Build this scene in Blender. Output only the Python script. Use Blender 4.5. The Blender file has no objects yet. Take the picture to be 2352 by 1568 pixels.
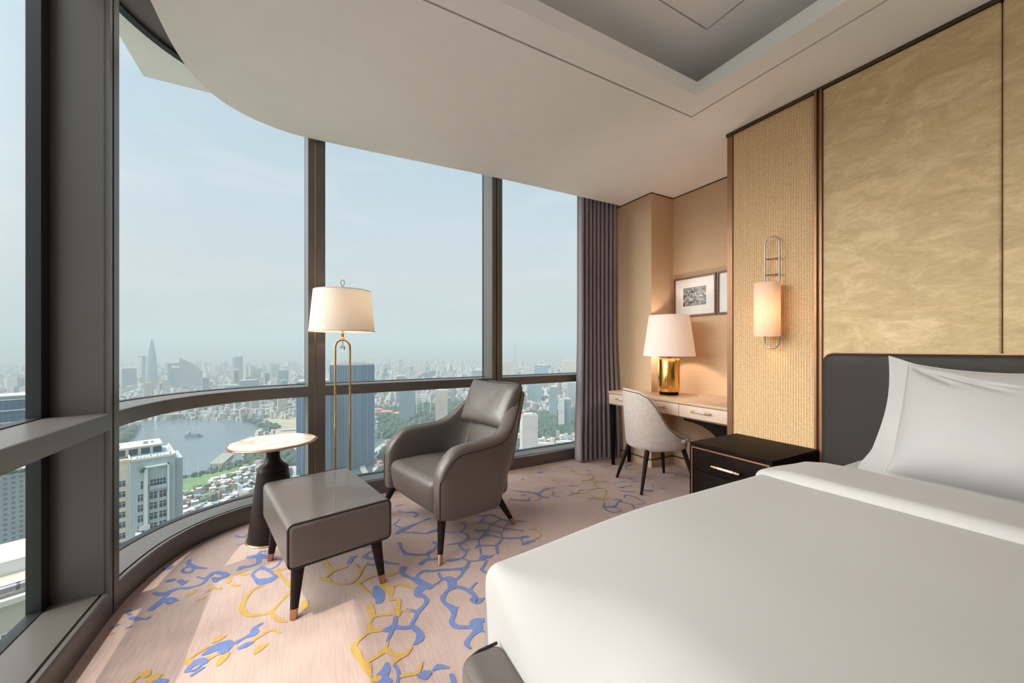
import bpy, math, random
from mathutils import Vector, Matrix
R = math.radians
PI = math.pi
rnd = random.Random(7)
C = bpy.context.scene.collection
scene = bpy.context.scene

# ------------------------------------------------------------------ camera
YAW = R(28.4)                       # the view is turned 28.4 degrees from the window wall normal
EYE = 1.22
cam_d = bpy.data.cameras.new('camera')
cam_d.sensor_width = 36.0
cam_d.lens = 36.0 * 877 / 2352
cam_d.shift_y = 14 / 2352
cam_d.clip_start = 0.05
cam_d.clip_end = 40000
cam = bpy.data.objects.new('camera', cam_d)
C.objects.link(cam)
cam.location = (0, 0, EYE)
cam.rotation_euler = (R(90), 0, -YAW)
scene.camera = cam

# ------------------------------------------------------------------ view, world, sun, lights
vs = scene.view_settings
scene.display_settings.display_device = 'sRGB'
vs.view_transform = 'Standard'
vs.look = 'None'
vs.gamma = 1
vs.use_curve_mapping = False
vs.exposure = 0.22

scene.cycles.max_bounces = 10
scene.cycles.diffuse_bounces = 5
scene.cycles.glossy_bounces = 3
scene.cycles.transmission_bounces = 6
scene.cycles.transparent_max_bounces = 12
scene.cycles.volume_bounces = 0
scene.cycles.caustics_reflective = False
scene.cycles.caustics_refractive = False
scene.cycles.sample_clamp_indirect = 4.0
scene.cycles.use_denoising = True
scene.cycles.use_adaptive_sampling = True
scene.cycles.adaptive_threshold = 0.02
scene.cycles.use_light_tree = True

world = bpy.data.worlds.new('sky')
scene.world = world
world.use_nodes = True
wn = world.node_tree.nodes
wl = world.node_tree.links
wn.clear()
w_out = wn.new('ShaderNodeOutputWorld')
w_bg = wn.new('ShaderNodeBackground')
w_geo = wn.new('ShaderNodeTexCoord')
w_sep = wn.new('ShaderNodeSeparateXYZ')
w_ramp = wn.new('ShaderNodeValToRGB')
wl.new(w_geo.outputs['Generated'], w_sep.inputs[0])
wl.new(w_sep.outputs['Z'], w_ramp.inputs[0])
cr = w_ramp.color_ramp
cr.elements[0].position = 0.0
cr.elements[0].color = (0.60, 0.69, 0.71, 1)
cr.elements[1].position = 1.0
cr.elements[1].color = (0.40, 0.58, 0.76, 1)
for p_, c_ in ((0.06, (0.64, 0.72, 0.75, 1)), (0.16, (0.71, 0.78, 0.82, 1)), (0.30, (0.66, 0.77, 0.85, 1)), (0.5, (0.55, 0.71, 0.83, 1))):
    e_ = cr.elements.new(p_)
    e_.color = c_
# thin high cloud
w_map = wn.new('ShaderNodeMapping')
w_map.inputs['Scale'].default_value = (2.2, 2.2, 11.0)
w_noise = wn.new('ShaderNodeTexNoise')
w_noise.inputs['Scale'].default_value = 1.6
w_noise.inputs['Detail'].default_value = 7
w_noise.inputs['Roughness'].default_value = 0.6
w_cr = wn.new('ShaderNodeValToRGB')
w_cr.color_ramp.elements[0].position = 0.52
w_cr.color_ramp.elements[0].color = (0, 0, 0, 1)
w_cr.color_ramp.elements[1].position = 0.85
w_cr.color_ramp.elements[1].color = (0.75, 0.75, 0.75, 1)
w_mix = wn.new('ShaderNodeMix')
w_mix.data_type = 'RGBA'
w_mix.inputs['B'].default_value = (0.84, 0.88, 0.91, 1)
wl.new(w_geo.outputs['Generated'], w_map.inputs[0])
wl.new(w_map.outputs[0], w_noise.inputs['Vector'])
wl.new(w_noise.outputs['Fac'], w_cr.inputs[0])
wl.new(w_cr.outputs[0], w_mix.inputs['Factor'])
wl.new(w_ramp.outputs[0], w_mix.inputs['A'])
wl.new(w_mix.outputs['Result'], w_bg.inputs['Color'])
w_bg.inputs['Strength'].default_value = 0.82
# glow lobes added to the sky outside the frame to brighten the room
def sky_fill_glow(direction, sharp, strength, color):
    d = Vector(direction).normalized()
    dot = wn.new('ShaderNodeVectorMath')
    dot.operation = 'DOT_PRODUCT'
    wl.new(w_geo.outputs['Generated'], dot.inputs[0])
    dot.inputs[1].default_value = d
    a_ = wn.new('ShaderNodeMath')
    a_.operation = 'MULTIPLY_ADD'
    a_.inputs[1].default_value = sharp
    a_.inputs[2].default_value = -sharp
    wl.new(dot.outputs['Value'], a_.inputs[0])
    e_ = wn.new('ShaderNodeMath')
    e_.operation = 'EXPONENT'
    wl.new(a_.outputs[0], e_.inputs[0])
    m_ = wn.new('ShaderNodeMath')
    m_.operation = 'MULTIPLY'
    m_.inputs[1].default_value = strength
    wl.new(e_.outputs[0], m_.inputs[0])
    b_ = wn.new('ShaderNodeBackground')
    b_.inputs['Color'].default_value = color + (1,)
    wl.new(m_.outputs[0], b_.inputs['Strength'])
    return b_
g1 = sky_fill_glow((-0.93, 0.24, 0.30), 14.5, 16.5, (1.0, 0.97, 0.93))
g2 = sky_fill_glow((-0.46, -0.113, 0.95), 11.0, 8.5, (1.0, 0.97, 0.93))
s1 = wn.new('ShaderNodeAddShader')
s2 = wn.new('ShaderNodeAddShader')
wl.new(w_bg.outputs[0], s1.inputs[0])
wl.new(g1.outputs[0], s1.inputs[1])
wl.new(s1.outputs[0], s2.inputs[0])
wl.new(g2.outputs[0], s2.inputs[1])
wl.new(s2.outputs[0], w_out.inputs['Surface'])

def light(name, typ, loc, energy, color=(1, 1, 1), rot=None, **kw):
    d = bpy.data.lights.new(name, typ)
    d.energy = energy
    d.color = color
    for k, v in kw.items():
        setattr(d, k, v)
    o = bpy.data.objects.new(name, d)
    C.objects.link(o)
    o.location = loc
    if rot:
        o.rotation_euler = rot
    return o

sun_dir = Vector((0.393, 0.113, -1.0))
sun = light('sun', 'SUN', (0, 0, 50), 2.0, (1.0, 0.95, 0.86), angle=R(0.6))
sun.rotation_euler = sun_dir.to_track_quat('-Z', 'Y').to_euler()
# unseen fill lights added behind the camera to brighten the room
light('rear_fill_high', 'AREA', (0.9, -1.9, 2.72), 3, (1.0, 0.93, 0.84), (R(40), 0, 0), shape='RECTANGLE', size=2.6, size_y=0.8)
light('rear_fill_low', 'AREA', (-0.45, -2.3, 1.5), 0.6, (1.0, 0.94, 0.87), (R(78), 0, R(-18)), shape='RECTANGLE', size=0.8, size_y=1.4)

light('ceiling_fill', 'AREA', (1.2, -0.9, 1.9), 9, (1.0, 0.95, 0.90), (R(165), 0, 0), shape='RECTANGLE', size=1.8, size_y=1.2)  # added fill aimed upward to brighten the ceiling

# ------------------------------------------------------------------ materials
def new_mat(name):
    m = bpy.data.materials.new(name)
    m.use_nodes = True
    nt = m.node_tree
    return m, nt, nt.nodes, nt.links, nt.nodes['Principled BSDF']

def mat(name, col, rough=0.5, metal=0.0, var=0.06, scale=6.0, bump=0.0, bscale=60.0, sheen=0.0, coat=0.0, spec=0.5, stretch=None):
    """principled colour with a gentle procedural variation and an optional fine bump"""
    m, nt, n, l, b = new_mat(name)
    tc = n.new('ShaderNodeTexCoord')
    src = tc.outputs['Object']
    if stretch:
        mp = n.new('ShaderNodeMapping')
        mp.inputs['Scale'].default_value = stretch
        l.new(src, mp.inputs[0])
        src = mp.outputs[0]
    nz = n.new('ShaderNodeTexNoise')
    nz.inputs['Scale'].default_value = scale
    nz.inputs['Detail'].default_value = 4
    l.new(src, nz.inputs['Vector'])
    cr = n.new('ShaderNodeValToRGB')
    cr.color_ramp.elements[0].position = 0.3
    cr.color_ramp.elements[1].position = 0.7
    cr.color_ramp.elements[0].color = tuple(max(0, c * (1 - var)) for c in col) + (1,)
    cr.color_ramp.elements[1].color = tuple(min(1, c * (1 + var)) for c in col) + (1,)
    l.new(nz.outputs['Fac'], cr.inputs[0])
    l.new(cr.outputs[0], b.inputs['Base Color'])
    b.inputs['Roughness'].default_value = rough
    b.inputs['Metallic'].default_value = metal
    b.inputs['Specular IOR Level'].default_value = spec
    b.inputs['Sheen Weight'].default_value = sheen
    b.inputs['Coat Weight'].default_value = coat
    if bump > 0:
        n2 = n.new('ShaderNodeTexNoise')
        n2.inputs['Scale'].default_value = bscale
        n2.inputs['Detail'].default_value = 3
        l.new(src, n2.inputs['Vector'])
        bp = n.new('ShaderNodeBump')
        bp.inputs['Strength'].default_value = bump
        bp.inputs['Distance'].default_value = 0.004
        l.new(n2.outputs['Fac'], bp.inputs['Height'])
        l.new(bp.outputs[0], b.inputs['Normal'])
    return m

M = {}
M['alu'] = mat('window_aluminium', (0.140, 0.123, 0.112), 0.35, 0.45, 0.03, 3, spec=0.5)
M['gasket'] = mat('black_gasket', (0.010, 0.010, 0.012), 0.4)
M['brass_line'] = mat('brass_line', (0.45, 0.30, 0.16), 0.3, 1.0)
M['ceiling'] = mat('ceiling_paint', (0.90, 0.885, 0.87), 0.85, var=0.012)
M['groove'] = mat('ceiling_shadow_gap', (0.70, 0.68, 0.66), 0.9)
M['leather'] = mat('taupe_leather', (0.130, 0.106, 0.093), 0.43, 0, 0.03, 4, bump=0.10, bscale=260, spec=0.5, coat=0.22)
M['headboard'] = mat('charcoal_leather', (0.027, 0.021, 0.0175), 0.55, 0, 0.03, 3, bump=0.1, bscale=220, spec=0.3)
M['piping'] = mat('dark_piping', (0.020, 0.016, 0.014), 0.45)
M['darkwood'] = mat('espresso_wood', (0.020, 0.012, 0.010), 0.42, 0, 0.3, 5, stretch=(1, 1, 8), spec=0.14)
M['blackwood'] = mat('black_lacquered_wood', (0.010, 0.0065, 0.005), 0.5, 0, 0.25, 4, stretch=(1, 6, 1), spec=0.04)
M['copper'] = mat('copper_trim', (0.56, 0.29, 0.17), 0.34, 1.0, 0.05, 8)
M['bronze'] = mat('bronze_trim', (0.30, 0.155, 0.085), 0.38, 0.75, 0.06, 5)
M['dark_bronze'] = mat('dark_bronze_trim', (0.09, 0.055, 0.035), 0.45, 0.5)
M['brass'] = mat('aged_brass', (0.60, 0.39, 0.17), 0.27, 1.0, 0.08, 14)
M['gold'] = mat('polished_gold', (0.78, 0.46, 0.13), 0.16, 1.0, 0.04, 5)
M['chrome'] = mat('polished_nickel', (0.34, 0.31, 0.32), 0.20, 1.0, 0.03, 5)
M['bone'] = mat('blush_leather_wrap', (0.66, 0.52, 0.44), 0.45)
M['linen'] = mat('white_cotton', (0.50, 0.475, 0.453), 0.85, 0, 0.01, 3, bump=0.05, bscale=400, sheen=0.1)
M['pillow'] = mat('white_pillow_cotton', (0.46, 0.445, 0.435), 0.85, 0, 0.01, 3, bump=0.05, bscale=400, sheen=0.1)
M['chair_fabric'] = mat('oatmeal_velvet', (0.58, 0.49, 0.435), 0.8, 0, 0.08, 30, bump=0.25, bscale=240, sheen=0.5)
M['curtain'] = mat('aubergine_grey_curtain', (0.25, 0.215, 0.245), 0.75, 0, 0.05, 20, sheen=0.35)
M['desk_wood'] = mat('pale_sycamore_veneer', (0.60, 0.415, 0.285), 0.38, 0, 0.05, 6, stretch=(9, 1, 9))
M['drawer_face'] = mat('blush_drawer_leather', (0.66, 0.50, 0.40), 0.5, 0, 0.02, 6)
M['frame_wood'] = mat('walnut_frame', (0.15, 0.062, 0.034), 0.35, 0, 0.2, 10, stretch=(1, 1, 6))
M['back_wall'] = mat('darkened_back_wall', (0.10, 0.065, 0.045), 0.5, 0, 0.2, 4, stretch=(6, 6, 1))  # unseen wall made dark to cut light bounced from behind the camera
M['skirting'] = mat('beige_skirting', (0.56, 0.41, 0.28), 0.45, 0, 0.03)
M['seam'] = mat('dark_seam', (0.05, 0.03, 0.02), 0.7)

def wallpaper():
    m, nt, n, l, b = new_mat('beige_grasscloth')
    tc = n.new('ShaderNodeTexCoord')
    mp = n.new('ShaderNodeMapping')
    mp.inputs['Scale'].default_value = (6, 6, 160)
    l.new(tc.outputs['Object'], mp.inputs[0])
    nz = n.new('ShaderNodeTexNoise')
    nz.inputs['Scale'].default_value = 1.4
    nz.inputs['Detail'].default_value = 5
    l.new(mp.outputs[0], nz.inputs['Vector'])
    cr = n.new('ShaderNodeValToRGB')
    cr.color_ramp.elements[0].position = 0.3
    cr.color_ramp.elements[1].position = 0.7
    cr.color_ramp.elements[0].color = (0.55, 0.375, 0.235, 1)
    cr.color_ramp.elements[1].color = (0.64, 0.455, 0.29, 1)
    l.new(nz.outputs['Fac'], cr.inputs[0])
    l.new(cr.outputs[0], b.inputs['Base Color'])
    b.inputs['Roughness'].default_value = 0.75
    bp = n.new('ShaderNodeBump')
    bp.inputs['Strength'].default_value = 0.25
    bp.inputs['Distance'].default_value = 0.002
    l.new(nz.outputs['Fac'], bp.inputs['Height'])
    l.new(bp.outputs[0], b.inputs['Normal'])
    return m
M['wallpaper'] = wallpaper()

def rib_mat():
    """pale gold twisted cord cloth: braid marks along each vertical cord"""
    m, nt, n, l, b = new_mat('gold_cord_wallcovering')
    tc = n.new('ShaderNodeTexCoord')
    sp = n.new('ShaderNodeSeparateXYZ')
    l.new(tc.outputs['Object'], sp.inputs[0])
    wv = n.new('ShaderNodeTexNoise')
    wv.inputs['Scale'].default_value = 1
    wv.inputs['Detail'].default_value = 2
    mp = n.new('ShaderNodeMapping')
    mp.inputs['Scale'].default_value = (60, 70, 95)
    mp.inputs['Rotation'].default_value = (R(25), 0, 0)
    l.new(tc.outputs['Object'], mp.inputs[0])
    l.new(mp.outputs[0], wv.inputs['Vector'])
    cr = n.new('ShaderNodeValToRGB')
    cr.color_ramp.elements[0].position = 0.35
    cr.color_ramp.elements[1].position = 0.65
    cr.color_ramp.elements[0].color = (0.66, 0.45, 0.24, 1)
    cr.color_ramp.elements[1].color = (0.80, 0.57, 0.32, 1)
    l.new(wv.outputs['Fac'], cr.inputs[0])
    l.new(cr.outputs[0], b.inputs['Base Color'])
    b.inputs['Roughness'].default_value = 0.5
    b.inputs['Sheen Weight'].default_value = 0.3
    bp = n.new('ShaderNodeBump')
    bp.inputs['Strength'].default_value = 0.45
    bp.inputs['Distance'].default_value = 0.003
    l.new(wv.outputs['Fac'], bp.inputs['Height'])
    l.new(bp.outputs[0], b.inputs['Normal'])
    return m
M['rib'] = rib_mat()

def plush_mat():
    """olive gold brushed plush: swirling directions of the pile"""
    m, nt, n, l, b = new_mat('olive_gold_brushed_plush')
    tc = n.new('ShaderNodeTexCoord')
    mp = n.new('ShaderNodeMapping')
    mp.inputs['Scale'].default_value = (1, 1.0, 2.2)
    l.new(tc.outputs['Object'], mp.inputs[0])
    nz = n.new('ShaderNodeTexNoise')
    nz.inputs['Scale'].default_value = 4.2
    nz.inputs['Detail'].default_value = 12
    nz.inputs['Roughness'].default_value = 0.70
    nz.inputs['Distortion'].default_value = 1.1
    l.new(mp.outputs[0], nz.inputs['Vector'])
    n2 = n.new('ShaderNodeTexNoise')
    n2.inputs['Scale'].default_value = 10
    n2.inputs['Detail'].default_value = 6
    n2.inputs['Distortion'].default_value = 2.6
    l.new(mp.outputs[0], n2.inputs['Vector'])
    av = n.new('ShaderNodeMix')
    av.inputs['Factor'].default_value = 0.27
    l.new(nz.outputs['Fac'], av.inputs['A'])
    l.new(n2.outputs['Fac'], av.inputs['B'])
    cr = n.new('ShaderNodeValToRGB')
    e = cr.color_ramp.elements
    e[0].position = 0.28
    e[0].color = (0.44, 0.30, 0.14, 1)
    e[1].position = 0.70
    e[1].color = (0.84, 0.64, 0.37, 1)
    k = e.new(0.5)
    k.color = (0.62, 0.445, 0.225, 1)
    l.new(av.outputs['Result'], cr.inputs[0])
    l.new(cr.outputs[0], b.inputs['Base Color'])
    b.inputs['Roughness'].default_value = 0.55
    b.inputs['Sheen Weight'].default_value = 0.35
    bp = n.new('ShaderNodeBump')
    bp.inputs['Strength'].default_value = 0.45
    bp.inputs['Distance'].default_value = 0.012
    l.new(av.outputs['Result'], bp.inputs['Height'])
    l.new(bp.outputs[0], b.inputs['Normal'])
    return m
M['plush'] = plush_mat()

def carpet_mat(name, c0, c1):
    m, nt, n, l, b = new_mat(name)
    tc = n.new('ShaderNodeTexCoord')
    nz = n.new('ShaderNodeTexNoise')
    nz.inputs['Scale'].default_value = 2.2
    nz.inputs['Detail'].default_value = 3
    l.new(tc.outputs['Object'], nz.inputs['Vector'])
    # fine tufted ribs that run away from the window
    mp = n.new('ShaderNodeMapping')
    mp.inputs['Rotation'].default_value = (0, 0, R(12))
    mp.inputs['Scale'].default_value = (130, 7, 1)
    l.new(tc.outputs['Object'], mp.inputs[0])
    ribs = n.new('ShaderNodeTexNoise')
    ribs.inputs['Scale'].default_value = 1.0
    ribs.inputs['Detail'].default_value = 3
    l.new(mp.outputs[0], ribs.inputs['Vector'])
    fine = n.new('ShaderNodeTexNoise')
    fine.inputs['Scale'].default_value = 260
    fine.inputs['Detail'].default_value = 2
    l.new(tc.outputs['Object'], fine.inputs['Vector'])
    add = n.new('ShaderNodeMath')
    add.operation = 'MULTIPLY_ADD'
    add.inputs[1].default_value = 0.45
    l.new(ribs.outputs['Fac'], add.inputs[0])
    l.new(nz.outputs['Fac'], add.inputs[2])
    add2 = n.new('ShaderNodeMath')
    add2.operation = 'MULTIPLY_ADD'
    add2.inputs[1].default_value = 0.30
    l.new(fine.outputs['Fac'], add2.inputs[0])
    l.new(add.outputs[0], add2.inputs[2])
    cr = n.new('ShaderNodeValToRGB')
    cr.color_ramp.elements[0].position = 0.60
    cr.color_ramp.elements[1].position = 1.12 if False else 1.0
    cr.color_ramp.elements[0].color = c0 + (1,)
    cr.color_ramp.elements[1].color = c1 + (1,)
    l.new(add2.outputs[0], cr.inputs[0])
    l.new(cr.outputs[0], b.inputs['Base Color'])
    b.inputs['Roughness'].default_value = 0.95
    b.inputs['Sheen Weight'].default_value = 0.15
    bp = n.new('ShaderNodeBump')
    bp.inputs['Strength'].default_value = 0.5
    bp.inputs['Distance'].default_value = 0.003
    l.new(fine.outputs['Fac'], bp.inputs['Height'])
    l.new(bp.outputs[0], b.inputs['Normal'])
    return m
M['carpet'] = carpet_mat('blush_carpet', (0.375, 0.25, 0.215), (0.55, 0.40, 0.345))
M['carpet_blue'] = carpet_mat('blue_carpet_motif', (0.095, 0.135, 0.34), (0.16, 0.225, 0.48))
M['carpet_yellow'] = carpet_mat('ochre_carpet_motif', (0.42, 0.235, 0.04), (0.60, 0.36, 0.09))

def shade_mat(name, col, tcol, fac=0.55):
    m = bpy.data.materials.new(name)
    m.use_nodes = True
    nt = m.node_tree
    n, l = nt.nodes, nt.links
    n.clear()
    o = n.new('ShaderNodeOutputMaterial')
    d = n.new('ShaderNodeBsdfDiffuse')
    t = n.new('ShaderNodeBsdfTranslucent')
    mx = n.new('ShaderNodeMixShader')
    nz = n.new('ShaderNodeTexNoise')
    nz.inputs['Scale'].default_value = 90
    tc = n.new('ShaderNodeTexCoord')
    mp = n.new('ShaderNodeMapping')
    mp.inputs['Scale'].default_value = (1, 1, 6)
    l.new(tc.outputs['Object'], mp.inputs[0])
    l.new(mp.outputs[0], nz.inputs['Vector'])
    bp = n.new('ShaderNodeBump')
    bp.inputs['Strength'].default_value = 0.1
    l.new(nz.outputs['Fac'], bp.inputs['Height'])
    l.new(bp.outputs[0], d.inputs['Normal'])
    d.inputs['Color'].default_value = col + (1,)
    t.inputs['Color'].default_value = tcol + (1,)
    mx.inputs['Fac'].default_value = fac
    l.new(d.outputs[0], mx.inputs[1])
    l.new(t.outputs[0], mx.inputs[2])
    l.new(mx.outputs[0], o.inputs['Surface'])
    return m
M['shade'] = shade_mat('cream_linen_shade', (0.86, 0.82, 0.78), (0.82, 0.76, 0.68), 0.40)
M['shade_white'] = shade_mat('white_linen_shade', (0.88, 0.85, 0.84), (0.84, 0.77, 0.72), 0.4)
M['shade_glow'] = shade_mat('blush_linen_shade', (0.84, 0.76, 0.69), (0.84, 0.72, 0.60), 0.5)

def glass_pane_mat():
    m = bpy.data.materials.new('window_glass')
    m.use_nodes = True
    nt = m.node_tree
    n, l = nt.nodes, nt.links
    n.clear()
    o = n.new('ShaderNodeOutputMaterial')
    t = n.new('ShaderNodeBsdfTransparent')
    t.inputs['Color'].default_value = (0.97, 0.985, 0.98, 1)
    g = n.new('ShaderNodeBsdfGlossy')
    g.inputs['Roughness'].default_value = 0.01
    g.inputs['Color'].default_value = (0.9, 0.9, 0.9, 1)
    lw = n.new('ShaderNodeFresnel')
    lw.inputs['IOR'].default_value = 1.18
    mx = n.new('ShaderNodeMixShader')
    gg = n.new('ShaderNodeNewGeometry')                      # only the face turned to the ray mirrors, the far face lets it out
    inv = n.new('ShaderNodeMath')
    inv.operation = 'SUBTRACT'
    inv.inputs[0].default_value = 1.0
    l.new(gg.outputs['Backfacing'], inv.inputs[1])
    mu = n.new('ShaderNodeMath')
    mu.operation = 'MULTIPLY'
    l.new(inv.outputs[0], mu.inputs[0])
    l.new(lw.outputs[0], mu.inputs[1])
    l.new(mu.outputs[0], mx.inputs['Fac'])
    l.new(t.outputs[0], mx.inputs[1])
    l.new(g.outputs[0], mx.inputs[2])
    l.new(mx.outputs[0], o.inputs['Surface'])
    return m
M['glass'] = glass_pane_mat()

def crystal():
    m, nt, n, l, b = new_mat('clear_crystal')
    b.inputs['Transmission Weight'].default_value = 1.0
    b.inputs['Roughness'].default_value = 0.0
    b.inputs['IOR'].default_value = 1.5
    b.inputs['Base Color'].default_value = (0.97, 0.98, 0.98, 1)
    return m
M['crystal'] = crystal()

def marble():
    m, nt, n, l, b = new_mat('cream_onyx')
    tc = n.new('ShaderNodeTexCoord')
    nz = n.new('ShaderNodeTexNoise')
    nz.inputs['Scale'].default_value = 5
    nz.inputs['Detail'].default_value = 8
    nz.inputs['Distortion'].default_value = 1.2
    l.new(tc.outputs['Object'], nz.inputs['Vector'])
    cr = n.new('ShaderNodeValToRGB')
    cr.color_ramp.elements[0].position = 0.36
    cr.color_ramp.elements[0].color = (0.60, 0.42, 0.28, 1)
    cr.color_ramp.elements[1].position = 0.58
    cr.color_ramp.elements[1].color = (0.84, 0.76, 0.66, 1)
    l.new(nz.outputs['Fac'], cr.inputs[0])
    l.new(cr.outputs[0], b.inputs['Base Color'])
    b.inputs['Roughness'].default_value = 0.14
    return m
M['marble'] = marble()

def photo_print(seed):
    """small black and white photograph, abstract bands and streaks"""
    m, nt, n, l, b = new_mat('monochrome_print')
    tc = n.new('ShaderNodeTexCoord')
    mp = n.new('ShaderNodeMapping')
    mp.inputs['Location'].default_value = (seed, seed * 2, seed)
    mp.inputs['Scale'].default_value = (1, 1.0, 1.7)
    l.new(tc.outputs['Object'], mp.inputs[0])
    nz = n.new('ShaderNodeTexNoise')
    nz.inputs['Scale'].default_value = 16
    nz.inputs['Detail'].default_value = 7
    nz.inputs['Roughness'].default_value = 0.75
    nz.inputs['Distortion'].default_value = 3.2
    l.new(mp.outputs[0], nz.inputs['Vector'])
    cr = n.new('ShaderNodeValToRGB')
    cr.color_ramp.elements[0].position = 0.44
    cr.color_ramp.elements[1].position = 0.60
    cr.color_ramp.elements[0].color = (0.015, 0.015, 0.015, 1)
    cr.color_ramp.elements[1].color = (0.62, 0.62, 0.62, 1)
    l.new(nz.outputs['Fac'], cr.inputs[0])
    l.new(cr.outputs[0], b.inputs['Base Color'])
    b.inputs['Roughness'].default_value = 0.3
    return m
M['print'] = photo_print(0.0)
M['mount'] = mat('white_mount_board', (0.78, 0.76, 0.74), 0.35, 0, 0.005)

# ------------------------------------------------------------------ mesh helpers
class MB:
    def __init__(self):
        self.v, self.f, self.m = [], [], []

    def add(self, vs, fs, mi=0):
        o = len(self.v)
        self.v += [tuple(p) for p in vs]
        self.f += [tuple(i + o for i in f) for f in fs]
        self.m += [mi] * len(fs)
        return self

    def box(self, x0, x1, y0, y1, z0, z1, mi=0):
        vs = [(x, y, z) for z in (z0, z1) for y in (y0, y1) for x in (x0, x1)]
        return self.add(vs, [(0, 2, 3, 1), (4, 5, 7, 6), (0, 1, 5, 4), (2, 6, 7, 3), (0, 4, 6, 2), (1, 3, 7, 5)], mi)

    def rbox(self, x0, x1, y0, y1, z0, z1, r, n=4, k=8, fn=None, mi=0):
        """box with rounded edges, k extra cuts per side, fn bends every point"""
        def axis(a, b):
            inner = [a + r + (b - a - 2 * r) * i / k for i in range(k + 1)]
            lo = [a + r - r * math.tan(PI / 4 * (n - i) / n) for i in range(n)]
            hi = [b - r + r * math.tan(PI / 4 * (i + 1) / n) for i in range(n)]
            return lo + inner + hi
        X, Y, Z = axis(x0, x1), axis(y0, y1), axis(z0, z1)
        key, vs, fs = {}, [], []

        def vid(p):
            kk = (round(p[0], 6), round(p[1], 6), round(p[2], 6))
            if kk not in key:
                q = (min(max(p[0], x0 + r), x1 - r), min(max(p[1], y0 + r), y1 - r), min(max(p[2], z0 + r), z1 - r))
                d = Vector(p) - Vector(q)
                w = Vector(q) + (d.normalized() * r if d.length > 1e-9 else d)
                if fn:
                    w = Vector(fn(w))
                key[kk] = len(vs)
                vs.append(tuple(w))
            return key[kk]

        def grid(A, B, mk, flip):
            for i in range(len(A) - 1):
                for j in range(len(B) - 1):
                    q = [vid(mk(A[i], B[j])), vid(mk(A[i + 1], B[j])), vid(mk(A[i + 1], B[j + 1])), vid(mk(A[i], B[j + 1]))]
                    fs.append(tuple(q[::-1] if flip else q))
        grid(X, Y, lambda a, b: (a, b, z1), False)
        grid(X, Y, lambda a, b: (a, b, z0), True)
        grid(X, Z, lambda a, b: (a, y0, b), False)
        grid(X, Z, lambda a, b: (a, y1, b), True)
        grid(Y, Z, lambda a, b: (x1, a, b), False)
        grid(Y, Z, lambda a, b: (x0, a, b), True)
        return self.add(vs, fs, mi)

    def tube(self, pts, r, seg=8, closed=False, mi=0, cap=True):
        """round bar along pts; r a number or one radius per point"""
        P = [Vector(p) for p in pts]
        n = len(P)
        rs = r if isinstance(r, (list, tuple)) else [r] * n
        up = Vector((0, 0, 1))
        vs, prev = [], None
        for i in range(n):
            a = P[(i - 1) % n] if (closed or i > 0) else P[i]
            b = P[(i + 1) % n] if (closed or i < n - 1) else P[i]
            t = (b - a).normalized()
            if prev is None:
                ref = up if abs(t.z) < 0.9 else Vector((1, 0, 0))
                u = t.cross(ref).normalized()
            else:
                u = (prev - t * prev.dot(t))
                u = u.normalized() if u.length > 1e-6 else t.cross(up).normalized()
            prev = u
            w = t.cross(u)
            for k in range(seg):
                an = 2 * PI * k / seg
                vs.append(P[i] + (u * math.cos(an) + w * math.sin(an)) * rs[i])
        fs = []
        m = n if closed else n - 1
        for i in range(m):
            for k in range(seg):
                a, b = i * seg, ((i + 1) % n) * seg
                fs.append((a + k, b + k, b + (k + 1) % seg, a + (k + 1) % seg))
        if cap and not closed:
            fs.append(tuple(range(seg)))
            fs.append(tuple((n - 1) * seg + k for k in reversed(range(seg))))
        return self.add(vs, fs, mi)

    def lathe(self, prof, seg=48, c=(0, 0), fn=None, mi=0, cap=True):
        """profile of (radius, z) turned about the vertical through c"""
        vs, fs = [], []
        for r, z in prof:
            for k in range(seg):
                a = 2 * PI * k / seg
                p = (c[0] + r * math.cos(a), c[1] + r * math.sin(a), z)
                vs.append(fn(p, a, r) if fn else p)
        for i in range(len(prof) - 1):
            for k in range(seg):
                fs.append((i * seg + k, i * seg + (k + 1) % seg, (i + 1) * seg + (k + 1) % seg, (i + 1) * seg + k))
        if cap:
            if prof[0][0] > 1e-6:
                fs.append(tuple(reversed(range(seg))))
            if prof[-1][0] > 1e-6:
                fs.append(tuple((len(prof) - 1) * seg + k for k in range(seg)))
        return self.add(vs, fs, mi)

    def prism(self, pts, z0, z1, mi=0):
        n = len(pts)
        vs = [(p[0], p[1], z0) for p in pts] + [(p[0], p[1], z1) for p in pts]
        fs = [tuple(reversed(range(n))), tuple(range(n, 2 * n))] + [(i, (i + 1) % n, n + (i + 1) % n, n + i) for i in range(n)]
        return self.add(vs, fs, mi)

    def grid(self, rows, mi=0, closed=False):
        """rows of points joined into a skin"""
        n, m = len(rows), len(rows[0])
        vs = [p for r in rows for p in r]
        fs = []
        for i in range(n - 1):
            for j in range(m if closed else m - 1):
                fs.append((i * m + j, i * m + (j + 1) % m, (i + 1) * m + (j + 1) % m, (i + 1) * m + j))
        return self.add(vs, fs, mi)

    def build(self, name, mats, parent=None, smooth=True, angle=35):
        me = bpy.data.meshes.new(name)
        me.from_pydata(self.v, [], self.f)
        if not isinstance(mats, (list, tuple)):
            mats = [mats]
        for m in mats:
            me.materials.append(m)
        for p, mi in zip(me.polygons, self.m):
            p.material_index = mi
        me.update()
        import bmesh
        bm = bmesh.new()
        bm.from_mesh(me)
        bmesh.ops.remove_doubles(bm, verts=bm.verts, dist=1e-5)
        if len(bm.faces) < 60000:
            bmesh.ops.recalc_face_normals(bm, faces=bm.faces)
        if smooth:
            for f in bm.faces:
                f.smooth = True
            lim = R(angle)
            for e in bm.edges:
                if len(e.link_faces) == 2 and e.calc_face_angle(0) > lim:
                    e.smooth = False
        bm.to_mesh(me)
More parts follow.
